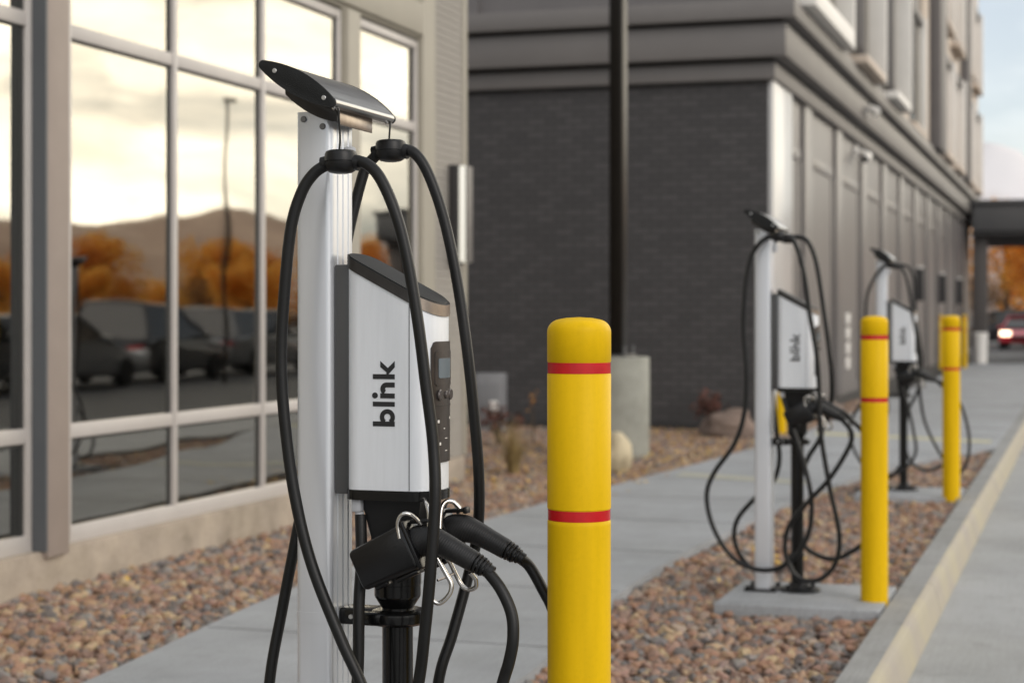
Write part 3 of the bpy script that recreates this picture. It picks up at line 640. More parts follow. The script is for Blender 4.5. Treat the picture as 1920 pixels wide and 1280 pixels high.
# ---- one prototype, copied before its cables are added
stB = copy_tree(stA); stC = copy_tree(stA)
stB.location = (-1.507, 8.826, 0.0); stB['label'] = 'silver charging station on concrete pad beside the second yellow bollard, cables looped to the ground'
stC.location = (-1.507, 14.15, 0.0); stC['label'] = 'small blurred silver charging station farthest along the kerb, half behind the second yellow bollard'
PK = lambda dz=0: [(0.093, -0.135, 1.653 + dz, (0.089, -0.141, 1.760)), (0.093, 0.135, 1.698 + dz, (0.089, 0.141, 1.760))]
add_cables(stA, [
    [(0.07, -0.135, 1.652), (0.038, -0.14, 1.632), (0.012, -0.145, 1.593), (-0.009, -0.15, 1.52), (-0.024, -0.15, 1.382), (-0.03, -0.15, 1.254), (-0.021, -0.15, 1.126), (0.0, -0.15, 0.988), (0.037, -0.15, 0.852), (0.1, -0.15, 0.707), (0.146, -0.15, 0.614), (0.19, -0.15, 0.48), (0.2, -0.15, 0.32), (0.15, -0.17, 0.16), (0.08, -0.2, 0.14), (0.06, -0.16, 0.3), (0.09, -0.12, 0.47), (0.112, -0.1, 0.603), (0.113, -0.09, 0.772), (0.11, -0.07, 0.855), (0.102, -0.055, 0.945)],
    [(0.117, -0.135, 1.657), (0.153, -0.14, 1.645), (0.183, -0.145, 1.614), (0.215, -0.15, 1.548), (0.238, -0.15, 1.465), (0.261, -0.15, 1.34), (0.278, -0.15, 1.215), (0.293, -0.15, 1.101), (0.301, -0.16, 0.997), (0.294, -0.165, 0.862), (0.28, -0.16, 0.737), (0.261, -0.15, 0.622), (0.22, -0.16, 0.42), (0.18, -0.18, 0.2), (0.22, -0.2, 0.1), (0.32, -0.18, 0.16), (0.38, -0.15, 0.42), (0.424, -0.13, 0.62), (0.442, -0.13, 0.681), (0.450, -0.13, 0.727), (0.445, -0.125, 0.773), (0.422, -0.12, 0.818), (0.388, -0.112, 0.855)],
    [(0.066, 0.135, 1.695), (0.038, 0.135, 1.667), (0.024, 0.13, 1.624), (0.004, 0.12, 1.532), (-0.018, 0.1, 1.384), (-0.055, 0.1, 1.202), (-0.082, 0.09, 0.997), (-0.105, 0.08, 0.861), (-0.129, 0.07, 0.725), (-0.150, 0.05, 0.568), (-0.16, 0.05, 0.36), (-0.1, 0.06, 0.14), (0.0, 0.1, 0.06), (0.1, 0.12, 0.12)],
    [(0.118, 0.135, 1.703), (0.15, 0.135, 1.689), (0.18, 0.135, 1.643), (0.213, 0.135, 1.552), (0.241, 0.135, 1.429), (0.264, 0.135, 1.283), (0.279, 0.14, 1.137), (0.286, 0.15, 1.003), (0.281, 0.155, 0.892), (0.263, 0.14, 0.792), (0.241, 0.11, 0.683), (0.216, 0.09, 0.579), (0.19, 0.1, 0.35), (0.24, 0.12, 0.15), (0.36, 0.12, 0.12), (0.44, 0.11, 0.35), (0.467, 0.1, 0.56), (0.474, 0.1, 0.684), (0.463, 0.1, 0.744), (0.440, 0.104, 0.786), (0.410, 0.108, 0.832), (0.386, 0.090, 0.856)],
], PK())
PK2 = [(0.093, -0.13, 1.725, (0.088, -0.133, 1.752)), (0.093, 0.13, 1.725, (0.089, 0.133, 1.752))]
cabA = [(0.07, -0.13, 1.726), (0.045, -0.13, 1.722), (0.006, -0.13, 1.700), (-0.038, -0.13, 1.637), (-0.067, -0.13, 1.508), (-0.079, -0.13, 1.298), (-0.065, -0.13, 1.073), (-0.075, -0.13, 0.879), (-0.124, -0.13, 0.725), (-0.222, -0.13, 0.585), (-0.26, -0.13, 0.471), (-0.231, -0.13, 0.326), (-0.149, -0.13, 0.192), (-0.051, -0.13, 0.131), (0.062, -0.13, 0.125), (0.166, -0.13, 0.188), (0.235, -0.13, 0.31), (0.248, -0.13, 0.47), (0.206, -0.13, 0.661), (0.150, -0.11, 0.819), (0.102, -0.06, 0.945)]
cabB = [(0.116, -0.13, 1.727), (0.153, -0.14, 1.713), (0.185, -0.15, 1.664), (0.217, -0.15, 1.538), (0.244, -0.15, 1.347), (0.276, -0.15, 1.156), (0.288, -0.15, 0.982), (0.296, -0.16, 0.791), (0.336, -0.15, 0.538), (0.383, -0.15, 0.302), (0.359, -0.15, 0.159), (0.273, -0.15, 0.084), (0.177, -0.15, 0.103), (0.126, -0.15, 0.213), (0.145, -0.15, 0.341), (0.233, -0.15, 0.456), (0.336, -0.15, 0.57), (0.424, -0.15, 0.714), (0.438, -0.13, 0.79), (0.388, -0.112, 0.855)]
cabC = [(0.07, 0.13, 1.725), (0.044, 0.13, 1.722), (0.011, 0.13, 1.677), (-0.014, 0.13, 1.462), (-0.006, 0.13, 1.132), (0.035, 0.13, 0.802), (0.052, 0.13, 0.637), (0.019, 0.13, 0.521), (-0.073, 0.13, 0.435), (-0.156, 0.13, 0.333), (-0.173, 0.13, 0.233), (-0.131, 0.13, 0.135), (-0.056, 0.13, 0.08), (0.052, 0.13, 0.093), (0.13, 0.10, 0.19)]
cabD = [(0.116, 0.13, 1.727), (0.143, 0.13, 1.733), (0.192, 0.13, 1.710), (0.233, 0.13, 1.609), (0.265, 0.13, 1.412), (0.298, 0.13, 1.167), (0.309, 0.14, 1.02), (0.298, 0.16, 0.889), (0.249, 0.14, 0.74), (0.192, 0.13, 0.641), (0.151, 0.13, 0.508), (0.134, 0.13, 0.343), (0.184, 0.13, 0.205), (0.298, 0.13, 0.152), (0.395, 0.13, 0.185), (0.492, 0.13, 0.274), (0.54, 0.13, 0.438), (0.53, 0.13, 0.648), (0.462, 0.13, 0.777), (0.388, 0.090, 0.855)]
add_cables(stB, [cabA, cabB, cabC, cabD], PK2)
w3 = lambda P, k: [(x + (0.03 * math.sin(3 * z + k) if 0.15 < z < 1.6 and 2 < i < len(P) - 4 else 0), y, z) for i, (x, y, z) in enumerate(P)]
cabB3 = cabB[:9] + [(0.45, -0.15, 0.30), (0.56, -0.15, 0.16), (0.64, -0.15, 0.24), (0.66, -0.15, 0.42), (0.62, -0.15, 0.62), (0.54, -0.14, 0.77), (0.45, -0.12, 0.84), (0.388, -0.112, 0.855)]
add_cables(stC, [w3(cabA, 0.5), cabB3, w3(cabC, 2), w3(cabD, 1)], PK2)

# ------------------------------------------------------------------ bollards
def make_bollard(label, loc, h=1.345, group='yellow bollards along the kerb'):
    t = thing('bollard', label, 'bollard', loc, 0, group); r = 0.0642
    mb = MB(); pr = [(r * 0.985, -0.02), (r * 0.99, 0.93)]
    pr += [(r * 0.99, 0.9385), (r * 0.972, 0.9395), (r * 0.972, 0.9625), (r * 0.995, 0.9635), (r, 1.231), (r * 0.982, 1.232), (r * 0.982, 1.2555), (r, 1.2565), (r, h - 0.030)]
    for k in range(1, 8): a = R(90 * k / 8); pr.append((r - 0.028 * (1 - math.cos(a)), h - 0.030 + 0.026 * math.sin(a)))
    pr += [(0.026, h - 0.0015), (0, h)]
    mb.lathe(pr, 48); mb.build('sleeve', M_yellow, t, ang=50)
    for z0, z1, k_ in ((0.9405, 0.9615, 0.980), (1.233, 1.2545, 0.990)):
        mb = MB(); mb.lathe([(r * 0.960, z0), (r * k_, z0), (r * k_, z1), (r * 0.960, z1)], 48); mb.build('reflective_band', M_red, t)
    return t
b0 = make_bollard('nearest large yellow bollard with two red bands, right of the front charging station', (-0.972, 3.506, 0))
for lab, loc in (('yellow bollard with red bands standing on the edge of a concrete pad', (-0.955, 8.63, 0.0)),
                 ('small yellow bollard with red bands farthest along the kerb, a cable hanging across it', (-0.957, 13.7, 0.0)),):
    b = copy_tree(b0); b.location = loc; b['label'] = lab
for lab, loc in (('distant blurred yellow post showing left of the far kerb bollard', (-3.55, 47.0, 0)), ('distant blurred yellow post showing right of the far kerb bollard', (-2.98, 47.2, 0))):
    b = copy_tree(b0); b.location = loc; b['label'] = lab; b['group'] = 'far yellow posts by the entrance'
mb = MB(); mb.lathe([(0.058, -0.03), (0.06, 0.40), (0.052, 0.43), (0.03, 0.445), (0, 0.45)], 32)
o = mb.build('short_post', M_yellow, loc=(-3.39, 21.0, 0)); tag(o, 'short yellow post by the brick corner, seen behind the second charging station', 'post')

# ------------------------------------------------------------------ lounge building (left)
XW = -5.05
lb = thing('lounge_building', 'low greige building with large storefront windows on the left', 'building', (-7, 9, 0))
lb_off = Vector((7, -9, 0))
def lpart(mb, name, m, parent=lb, **k):
    bmesh.ops.translate(mb.bm, verts=mb.bm.verts, vec=lb_off); return mb.build(name, m, parent, **k)
mb = MB(); mb.box(-5.4, -4.985, -8, 14.40, -0.2, 0.165, bev=0.01); lpart(mb, 'footing', M_footing)
mb = MB(); mb.box(-5.3, -4.955, 7.941, 8.142, 0.135, 5.6, bev=0.005)
lpart(mb, 'pilaster', M_pil)
mb = MB(); mb.box(-5.3, -4.957, 7.924, 7.940, 0.166, 5.6)  # dark sheet paints the shade on the pilaster's side
mb.box(-5.3, -5.03, 8.143, 8.246, 0.166, 5.6); lpart(mb, 'pilaster_shade', mat('pilaster_shade_grey', (0.085, 0.092, 0.10), 0.45))
mb = MB()   # wall above and between the windows
mb.box(-5.35, -5.02, -8, 14.44, 3.52, 5.6)
mb.box(-5.35, -5.022, 11.86, 12.17, 0.165, 3.52); mb.box(-5.35, -5.022, 13.40, 14.44, 0.165, 3.52)
mb.box(-5.35, -5.022, -8, 2.6, 0.165, 3.52)
mb.box(-12, -11.8, -8, 14.44, -0.1, 5.6); mb.box(-11.8, -5.35, 14.24, 14.44, -0.1, 5.6); mb.box(-11.8, -5.35, -8, -7.8, -0.1, 5.6)
lpart(mb, 'wall', M_greige)
mb = MB(); mb.box(-12, -5.36, -8, 14.44, 5.3, 5.5); lpart(mb, 'roof', M_gap)
mb = MB()
mb.box(-5.10, -4.995, 13.42, 13.70, 0.17, 5.6, bev=0.004)          # trim boards
mb.box(-5.10, -4.995, 11.90, 12.13, 0.17, 3.52, bev=0.004)
mb.box(-5.10, -4.992, 8.31, 13.42, 3.55, 3.80, bev=0.004)
mb.box(-5.12, -4.990, 14.38, 14.47, 0.17, 5.6, bev=0.004)
lpart(mb, 'trim_board', M_greige2)
mb = MB()
for k in range(90):
    z = 0.17 + 0.060 * k
    mb.prism([(-5.03, z), (-5.004, z), (-5.002, z + 0.003), (-5.004, z + 0.051), (-5.009, z + 0.060), (-5.03, z + 0.060)], 13.701, 14.379, 'y')
lpart(mb, 'coursed_cladding', M_siding, ang=10)
M_pane_edge = mat('dark_pane_edge', (0.02, 0.021, 0.02), 0.5)
pr_ = random.Random(3)
def storefront(y0, y1, mull, z0=0.165, z1=3.50, tr=(0.745, 2.823)):
    mb = MB(); fw = 0.045; xa, xb = -5.13, -5.035
    def bar(a, b, c, d, k=0): mb.box(xa, xb + k, a, b, c, d, bev=0.003)
    bar(y0, y0 + fw, z0, z1); bar(y1 - fw, y1, z0, z1)
    ys = [y0 + fw] + [q for m_ in mull for q in (m_ - 0.021, m_ + 0.021)] + [y1 - fw]
    for m_ in mull: bar(m_ - 0.021, m_ + 0.021, z0 + 0.085, z1 - 0.06, 0.003)
    for a, b in zip(ys[::2], ys[1::2]):
        for z in tr: bar(a, b, z - 0.037, z + 0.037, -0.004)
    bar(y0 + fw, y1 - fw, z0, z0 + 0.085, 0.0); bar(y0 + fw, y1 - fw, z1 - 0.06, z1, 0.0)
    wd = lpart(mb, 'storefront_window', M_frame)
    mb = MB(); zz = [z0 + 0.085] + [q for z in tr for q in (z - 0.037, z + 0.037)] + [z1 - 0.06]
    for a, b in zip(ys[::2], ys[1::2]):
        for c, d in zip(zz[::2], zz[1::2]):
            ctr = Matrix.Translation((-5.063, (a + b) / 2, (c + d) / 2)); tl = Matrix.Rotation(R(pr_.uniform(-0.10, 0.10)), 4, 'Y') @ Matrix.Rotation(R(pr_.uniform(-0.10, 0.10)), 4, 'Z')
            mb.box(-5.066, -5.060, a - 0.004, b + 0.004, c - 0.004, d + 0.004, mtx=ctr @ tl @ ctr.inverted())
    bmesh.ops.translate(mb.bm, verts=mb.bm.verts, vec=lb_off); mb.build('pane', M_glass, wd)
    mb = MB()  # dark strips imitate the mullions' dark return beside each pane
    for a, b in zip(ys[::2], ys[1::2]):
        for c, d in zip(zz[::2], zz[1::2]): mb.box(-5.075, -5.0565, b - 0.042, b + 0.002, c - 0.002, d + 0.002); mb.box(-5.075, -5.0568, a, b - 0.043, d - 0.016, d + 0.002)
    bmesh.ops.translate(mb.bm, verts=mb.bm.verts, vec=lb_off); mb.build('pane_edge_shade', M_pane_edge, wd)
storefront(2.6, 7.923, [3.75, 5.05, 6.45]); storefront(8.247, 11.86, [9.42, 10.60]); storefront(12.17, 13.40, [])
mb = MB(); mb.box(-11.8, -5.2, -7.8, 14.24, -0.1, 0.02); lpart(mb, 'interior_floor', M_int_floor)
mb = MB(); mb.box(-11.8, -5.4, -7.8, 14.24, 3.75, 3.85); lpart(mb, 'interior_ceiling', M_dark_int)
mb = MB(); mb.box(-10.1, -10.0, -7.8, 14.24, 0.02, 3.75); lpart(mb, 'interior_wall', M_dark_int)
# exercise machines just inside
def treadmill(label, loc, rz):
    t = thing('treadmill', label, 'treadmill', loc, rz, 'treadmills inside the window')
    mb = MB(); mb.box(-0.4, 0.4, -0.9, 0.9, 0.06, 0.22, bev=0.03); mb.box(-0.28, 0.28, -0.85, 0.7, 0.22, 0.235); mb.build('deck', M_blackplastic, t)
    mb = MB()
    for s_ in (-1, 1): mb.tube([(s_ * 0.38, 0.55, 0.2), (s_ * 0.38, 0.75, 0.8), (s_ * 0.36, 0.85, 1.2)], 0.032, n=10); 
    mb.build('upright', M_upright, t)
    mb = MB(); mb.box(-0.42, 0.42, 0.62, 1.0, 1.18, 1.27, bev=0.03); mb.box(-0.3, 0.3, 0.9, 0.98, 1.25, 1.6, bev=0.03); mb.build('console', M_blackplastic, t)
    mb = MB()
    for s_ in (-1, 1): mb.tube([(s_ * 0.38, 0.8, 1.15), (s_ * 0.38, 0.45, 1.05), (s_ * 0.38, 0.3, 1.03)], 0.025, n=8)
    mb.build('handrail', M_blackplastic, t)
    return t
M_upright = mat('pale_metal_upright', (0.75, 0.8, 0.7), 0.4)
treadmill('dark treadmill with pale uprights behind the first large pane', (-6.36, 9.27, 0.02), R(-90))
treadmill('dark treadmill with pale uprights behind the middle large pane', (-6.36, 10.19, 0.02), R(-90))
# sconce on the corner
t = thing('wall_sconce', 'tall dark wall sconce with pale diffuser on the corner of the greige building', 'wall lamp', (-4.999, 14.10, 1.8))
mb = MB(); mb.box(0.0, 0.080, -0.07, 0.10, -0.04, 0.78, bev=0.006); mb.build('housing', M_gap, t)
mb = MB(); mb.box(0.081, 0.140, -0.055, 0.085, -0.02, 0.77, bev=0.01); mb.build('diffuser', emis('sconce_diffuser', (1.0, 0.95, 0.74), 0.35), t)
mb = MB(); mb.box(0.141, 0.153, -0.06, 0.09, -0.02, 0.77, bev=0.004); mb.build('side_rail', M_band, t)

# ------------------------------------------------------------------ brick hotel building
hb = thing('brick_building', 'tall charcoal brick and taupe hotel building with stepped cornices', 'building', (-3.6, 21.4, 0))
ho = Vector((3.6, -21.4, 0))
def hpart(mb, name, m, parent=hb, **k):
    bmesh.ops.translate(mb.bm, verts=mb.bm.verts, vec=ho); return mb.build(name, m, parent, **k)
XB, YB, YE, XL = -3.61, 21.4, 60.0, -16.0
mb = MB(); mb.box(XL, XB - 0.002, YB, YB + 0.3, 0.05, 4.13); hpart(mb, 'brick_wall', M_brick)
mb = MB(); mb.box(XL, XB + 0.03, YB - 0.02, YB + 0.32, -0.2, 0.05); mb.box(XB - 0.3, XB + 0.03, YB + 0.32, YE, -0.2, 0.12); hpart(mb, 'plinth', M_gap)
mb = MB(); mb.box(XB - 0.3, XB, YB + 0.3, YE, 0.12, 4.13); hpart(mb, 'street_wall', M_taupe)
mb = MB()
for z0, z1, o_ in ((4.13, 4.33, 0.095), (4.375, 4.760, 0.25), (4.805, 5.03, 0.37)):
    mb.box(XL, XB + o_, YB - o_, YE + o_, z0, z1, bev=0.006)
hpart(mb, 'cornice', M_band)
mb = MB()
for z0, z1, o_ in ((4.33, 4.375, 0.06), (4.76, 4.805, 0.19)): mb.box(XL, XB + o_, YB - o_, YE + o_, z0, z1)  # dark colour of these recessed strips paints the shade between tiers
hpart(mb, 'shadow_gap', M_gap)
# ground floor pilasters and recessed panels on the street side
mb = MB(); mb.box(XB + 0.001, XB + 0.06, YB + 0.001, YB + 1.45, 0.125, 4.128, bev=0.006); hpart(mb, 'lit_corner_pilaster', M_taupe_lit)  # paler corner colour stands in for light bounced onto this wall
ypil = [24.0, 27.2, 30.4, 33.6, 36.8, 40.0, 43.2, 46.4, 49.6, 52.8, 56.0]
for i, y in enumerate(ypil):
    mb = MB(); mb.box(XB, XB + 0.05, y, y + 0.7, 0.12, 4.128, bev=0.006); hpart(mb, 'pilaster', M_taupe)
for i, (y0, y1) in enumerate(zip([22.85] + [y + 0.7 for y in ypil], ypil)):
    mb = MB()
    for a, b, c, d in ((y0 + 0.15, y1 - 0.15, 3.35, 3.5), (y0 + 0.15, y0 + 0.3, 0.3, 3.35), (y1 - 0.3, y1 - 0.15, 0.3, 3.35)):
        mb.box(XB, XB + 0.018, a, b, c, d, bev=0.004)
    if True: hpart(mb, 'panel_moulding', M_taupe)
    else:
        w_ = hpart(mb, 'window', M_beige); m2 = MB(); m2.box(XB, XB + 0.02, y0 + 0.3, y1 - 0.3, 0.6 if i % 2 else 0.13, 3.35)
        bmesh.ops.translate(m2.bm, verts=m2.bm.verts, vec=ho); m2.build('pane', M_glass2, w_)
# upper storeys
UX, UY = XB + 0.22, YB - 0.2
mb = MB(); mb.box(XL, UX - 0.4, UY, UY + 0.3, 5.03, 14.5); mb.box(UX - 0.4, UX, UY, YE, 5.03, 14.5); mb.box(XL, UX, YE, YE + 0.3, 5.03, 14.5)
hpart(mb, 'upper_wall', M_upper)
mb = MB(); mb.box(XL, UX + 0.2, UY - 0.2, YE + 0.5, 14.5, 14.9); hpart(mb, 'roof', M_band)
mb = MB(); mb.box(-9.55, -7.15, UY - 0.09, UY, 4.90, 5.10); mb.box(-9.55, -7.15, UY - 0.06, UY, 5.10, 7.2); wf = hpart(mb, 'window', M_upper)
m2 = MB()
for a, b in ((-9.3, -8.75), (-8.05, -7.4)): m2.box(a, b, UY - 0.09, UY - 0.062, 5.08, 6.9)
bmesh.ops.translate(m2.bm, verts=m2.bm.verts, vec=ho); m2.build('curtain', M_white, wf)
# window bays on the street side: (y0, y1) with protruding pale surrounds
bays = [(21.7, 25.6, 0.30), (26.9, 29.6, 0.32), (31.4, 33.9, 0.32), (36.4, 39.0, 0.16), (43.4, 46.0, 0.30), (47.3, 49.8, 0.30), (52.6, 54.6, 0.28), (56.0, 58.4, 0.28)]
for z0 in (5.04, 8.15, 11.25):
    for i, (y0, y1, pr) in enumerate(bays):
        mb = MB(); tb = 0.16; zt = z0 + 2.35
        mb.box(UX, UX + pr * 0.7, y0, y1 - tb, zt, zt + tb, bev=0.006); mb.box(UX, UX + pr * 0.7, y0, y0 + tb, z0 + 0.24, zt, bev=0.006)
        mb.box(UX, UX + pr * 0.4, (y0 + y1) / 2 - 0.04, (y0 + y1) / 2 + 0.04, z0 + 0.24, zt)
        wd = hpart(mb, 'window', M_upper)
        def sub(m_, name, mt):
            bmesh.ops.translate(m_.bm, verts=m_.bm.verts, vec=ho); m_.build(name, mt, wd)
        sub(MB().box(UX, UX + pr, y0, y1 - tb, z0, z0 + (0.24 if i == 0 else 0.12), bev=0.006), 'sill', M_white if i in (0, 2) else M_beige)
        sub(MB().box(UX, UX + pr, y1 - tb, y1, z0 - 0.003, zt + tb, bev=0.006), 'jamb', M_white)
        m2 = MB(); m2.box(UX, UX + 0.04, y0 + tb, y1 - tb, z0 + 0.24, zt)
        bmesh.ops.translate(m2.bm, verts=m2.bm.verts, vec=ho); m2.build('pane', M_glass2, wd)
for y0, y1, m_ in ((34.4, 36.2, M_beige), (39.2, 40.9, M_beige), (43.1, 51.0, M_beige), (52.3, 59.5, M_beige)):
    mb = MB(); mb.box(UX, UX + 0.06, y0, y1, 5.032, 14.49); hpart(mb, 'stucco_panel', m_)
for y0, y1 in ((41.0, 42.9), (51.05, 52.2)):
    mb = MB(); mb.box(UX, UX + 0.30, y0, y1, 5.032, 14.49, bev=0.01); hpart(mb, 'wall_pier', M_upper)

# fixtures on the street wall
t = thing('security_camera', 'white security camera bracketed under the lower cornice of the taupe wall', 'camera', (XB + 0.0, 29.7, 3.95))
mb = MB(); mb.box(0, 0.06, -0.08, 0.08, -0.02, 0.14, bev=0.01); mb.tube([(0.05, 0, 0.05), (0.16, 0, 0.03), (0.2, 0, -0.02)], 0.03, n=10); mb.build('bracket', M_white, t)
mb = MB(); mb.cyl((0.2, 0.14, -0.02), (0.2, -0.2, -0.10), 0.075, n=20, bev=0.02); mb.build('housing', M_white, t)
mb = MB(); mb.cyl((0.2, -0.20, -0.10), (0.2, -0.212, -0.103), 0.05, n=16); mb.build('lens', M_blackgloss, t)
t = thing('flood_light', 'twin white flood lamps on the wide cornice band', 'flood light', (XB + 0.25, 29.1, 4.55))
mb = MB(); mb.box(0, 0.04, -0.10, 0.10, -0.06, 0.10, bev=0.01); mb.build('base', M_white, t)
for s_ in (-1, 1):
    mb = MB(); mb.lathe([(0.02, 0), (0.05, 0.03), (0.075, 0.14), (0.078, 0.17), (0.06, 0.172)], 20, mtx=Matrix.Translation((0.05, s_ * 0.12, 0.08)) @ Matrix.Rotation(R(125), 4, 'Y')); mb.build('lamp_head', M_white, t)
t = thing('wall_vent', 'column of pale louvred wall vents low on the taupe wall', 'vent', (XB, 28.77, 0.5))
mb = MB()
for k in range(4): mb.box(0, 0.03, -0.16, 0.16, 0.0 + 0.23 * k, 0.18 + 0.23 * k, bev=0.006)
mb.build('louvre_slats', M_white, t)
labs = ['first dark box sconce along the taupe wall from the left', 'second dark box sconce along the taupe wall', 'third dark box sconce along the taupe wall, nearest the canopy']
for i, y in enumerate((40.35, 46.75, 53.15)):
    if i == 0:
        sc0 = thing('box_sconce', labs[0], 'wall lamp', (XB + 0.05, y, 2.0), 0, 'box sconces along the taupe wall')
        mb = MB(); mb.box(0, 0.16, -0.16, 0.16, -0.35, 0.35, bev=0.01); mb.build('housing', M_gap, sc0)
        mb = MB(); mb.box(0.02, 0.14, -0.13, 0.13, 0.351, 0.40, bev=0.01); mb.build('lens', M_white, sc0)
    else:
        c = copy_tree(sc0); c.location = (XB + 0.05, y, 2.0); c['label'] = labs[i]

# canopy over the drive
t = thing('entrance_canopy', 'flat dark entrance canopy reaching over the driveway at the far end', 'canopy', (-3.4, 56, 0))
mb = MB(); mb.box(0.1, 16, 0, 10, 3.85, 4.65, bev=0.03); mb.box(0.0, 16.1, -0.1, 10.1, 4.65, 4.78, bev=0.02); mb.build('roof', M_canopy, t)
mb = MB(); mb.box(0.05, 15.95, 0.05, 9.95, 3.72, 3.849); mb.build('soffit', M_gap, t)
for x, y in ((0.30, 0.6), (15.2, 0.6), (15.2, 9.2)):
    mb = MB(); mb.box(x - 0.22, x + 0.22, y - 0.22, y + 0.22, -0.15, 3.72, bev=0.02); mb.build('column', M_taupe_d, t)
mb = MB(); mb.lathe([(0.17, -0.02), (0.18, 0.05), (0.20, 0.75), (0.22, 0.83), (0.19, 0.85), (0.16, 0.80), (0, 0.76)], 24)
tag(mb.build('planter', M_white, loc=(-2.85, 52.0, 0.0)), 'pale round planter standing before the canopy column', 'planter')

# ------------------------------------------------------------------ lamp post on its pedestal
t = thing('lamp_post', 'square dark lamp post on a round concrete pedestal before the brick wall', 'lamp post', (-4.36, 17.15, 0), R(-8))
mb = MB(); mb.lathe([(0.305, -0.1), (0.305, 0.925), (0.295, 0.94), (0, 0.945)], 48); mb.build('pedestal', M_ped, t)
mb = MB(); mb.box(-0.070, 0.070, -0.070, 0.070, 0.945, 7.2, bev=0.010); mb.build('shaft', M_lamp, t)
mb = MB(); mb.box(-0.14, 0.14, -0.14, 0.14, 0.945, 0.965, bev=0.004)
for a, b in ((-1, -1), (1, -1), (1, 1), (-1, 1)): mb.cyl((0.11 * a, 0.11 * b, 0.94), (0.11 * a, 0.11 * b, 1.05), 0.014, n=10)
mb.build('anchor_plate', M_bolt, t)
mb = MB(); mb.box(-0.06, 0.75, -0.18, 0.18, 7.2, 7.32, bev=0.03); mb.build('lamp_head', M_lamp, t)

# ------------------------------------------------------------------ boulders, plants, box
def boulder(label, loc, r, m, seed):
    bm = bmesh.new(); bmesh.ops.create_icosphere(bm, subdivisions=4, radius=1)
    for v in bm.verts:
        d = noise.noise(v.co * 1.1 + Vector((seed, 0, 0))) * 0.35 + noise.noise(v.co * 3 + Vector((seed, 5, 0))) * 0.12 + noise.noise(v.co * 8) * 0.03
        v.co = v.co * (1 + d); v.co = Vector((v.co.x * r[0], v.co.y * r[1], v.co.z * r[2]))
    for f in bm.faces: f.smooth = True
    me = D.meshes.new('boulder'); bm.to_mesh(me); bm.free(); me.materials.append(m); o = D.objects.new('boulder', me); o.location = loc; link(o)
    return tag(o, label, 'boulder')
M_rockc = mat('cream_rock', (0.56, 0.47, 0.31), 0.85, var=0.25, vscale=6, bump=0.4, bscale=30)
M_rockb = mat('brown_rock', (0.20, 0.145, 0.115), 0.85, var=0.35, vscale=5, bump=0.4, bscale=30)
boulder('cream boulder in the gravel at the foot of the lamp pedestal', (-3.98, 15.55, 0.12), (0.15, 0.17, 0.21), M_rockc, 2)
boulder('low brown boulder before the brick wall behind the second charging station', (-3.85, 20.3, 0.08), (0.34, 0.22, 0.20), M_rockb, 7)
boulder('brown boulder by the brick corner right of the second charging station', (-3.35, 24.0, 0.06), (0.26, 0.3, 0.17), M_rockb, 12)
boulder('tan boulder half sunk beside the dry grass clumps', (-4.75, 17.9, 0.03), (0.2, 0.16, 0.12), M_rockc, 15)

M_dry = mat('dry_straw', (0.36, 0.26, 0.11), 0.8, var=0.4, vscale=15)
M_dryred = mat('dry_red_leaf', (0.13, 0.05, 0.035), 0.8, var=0.4, vscale=15)
M_dryor = mat('orange_leaf', (0.55, 0.24, 0.04), 0.7, var=0.3, vscale=15)
def grass_clump(label, loc, h, n, spread, m=M_dry, name='grass_clump', cat='grass clump', group=None):
    mb = MB()
    for k in range(n):
        a = random.uniform(0, 6.283); q = random.random(); hh = h * random.uniform(0.55, 1.0); w_ = 0.004
        dx, dy = math.cos(a), math.sin(a); ex_, ey_ = -dy * w_, dx * w_
        pts = []
        for j in range(5):
            u = j / 4; rr = 0.05 * q + spread * q * u ** 1.7; pts.append((dx * rr, dy * rr, hh * (u - 0.25 * q * u * u)))
        vs = [[mb.bm.verts.new((p[0] + s_ * ex_ * (1 - j / 4.3), p[1] + s_ * ey_ * (1 - j / 4.3), p[2])) for s_ in (-1, 1)] for j, p in enumerate(pts)]
        for p, q_ in zip(vs, vs[1:]): mb.face([p[0], p[1], q_[1], q_[0]])
    o = mb.build(name, m, loc=loc); return tag(o, label, cat, group)
gg = 'dry grass clumps by the greige corner'
grass_clump('tall straw coloured grass clump nearest the corner of the greige building', (-4.75, 15.0, -0.02), 0.55, 240, 0.30, group=gg)
grass_clump('straw grass clump in gravel right of the front charging station', (-4.45, 16.1, -0.02), 0.38, 200, 0.32, group=gg)
grass_clump('sparse straw grass clump close to the cream boulder', (-4.35, 15.4, -0.02), 0.25, 140, 0.25, group=gg)
grass_clump('tiny green grey tuft in the gravel by the near kerb', (-1.5, 5.75, -0.02), 0.06, 60, 0.06, mat('green_tuft', (0.12, 0.13, 0.05), 0.8), 'weed_tuft', 'weed')
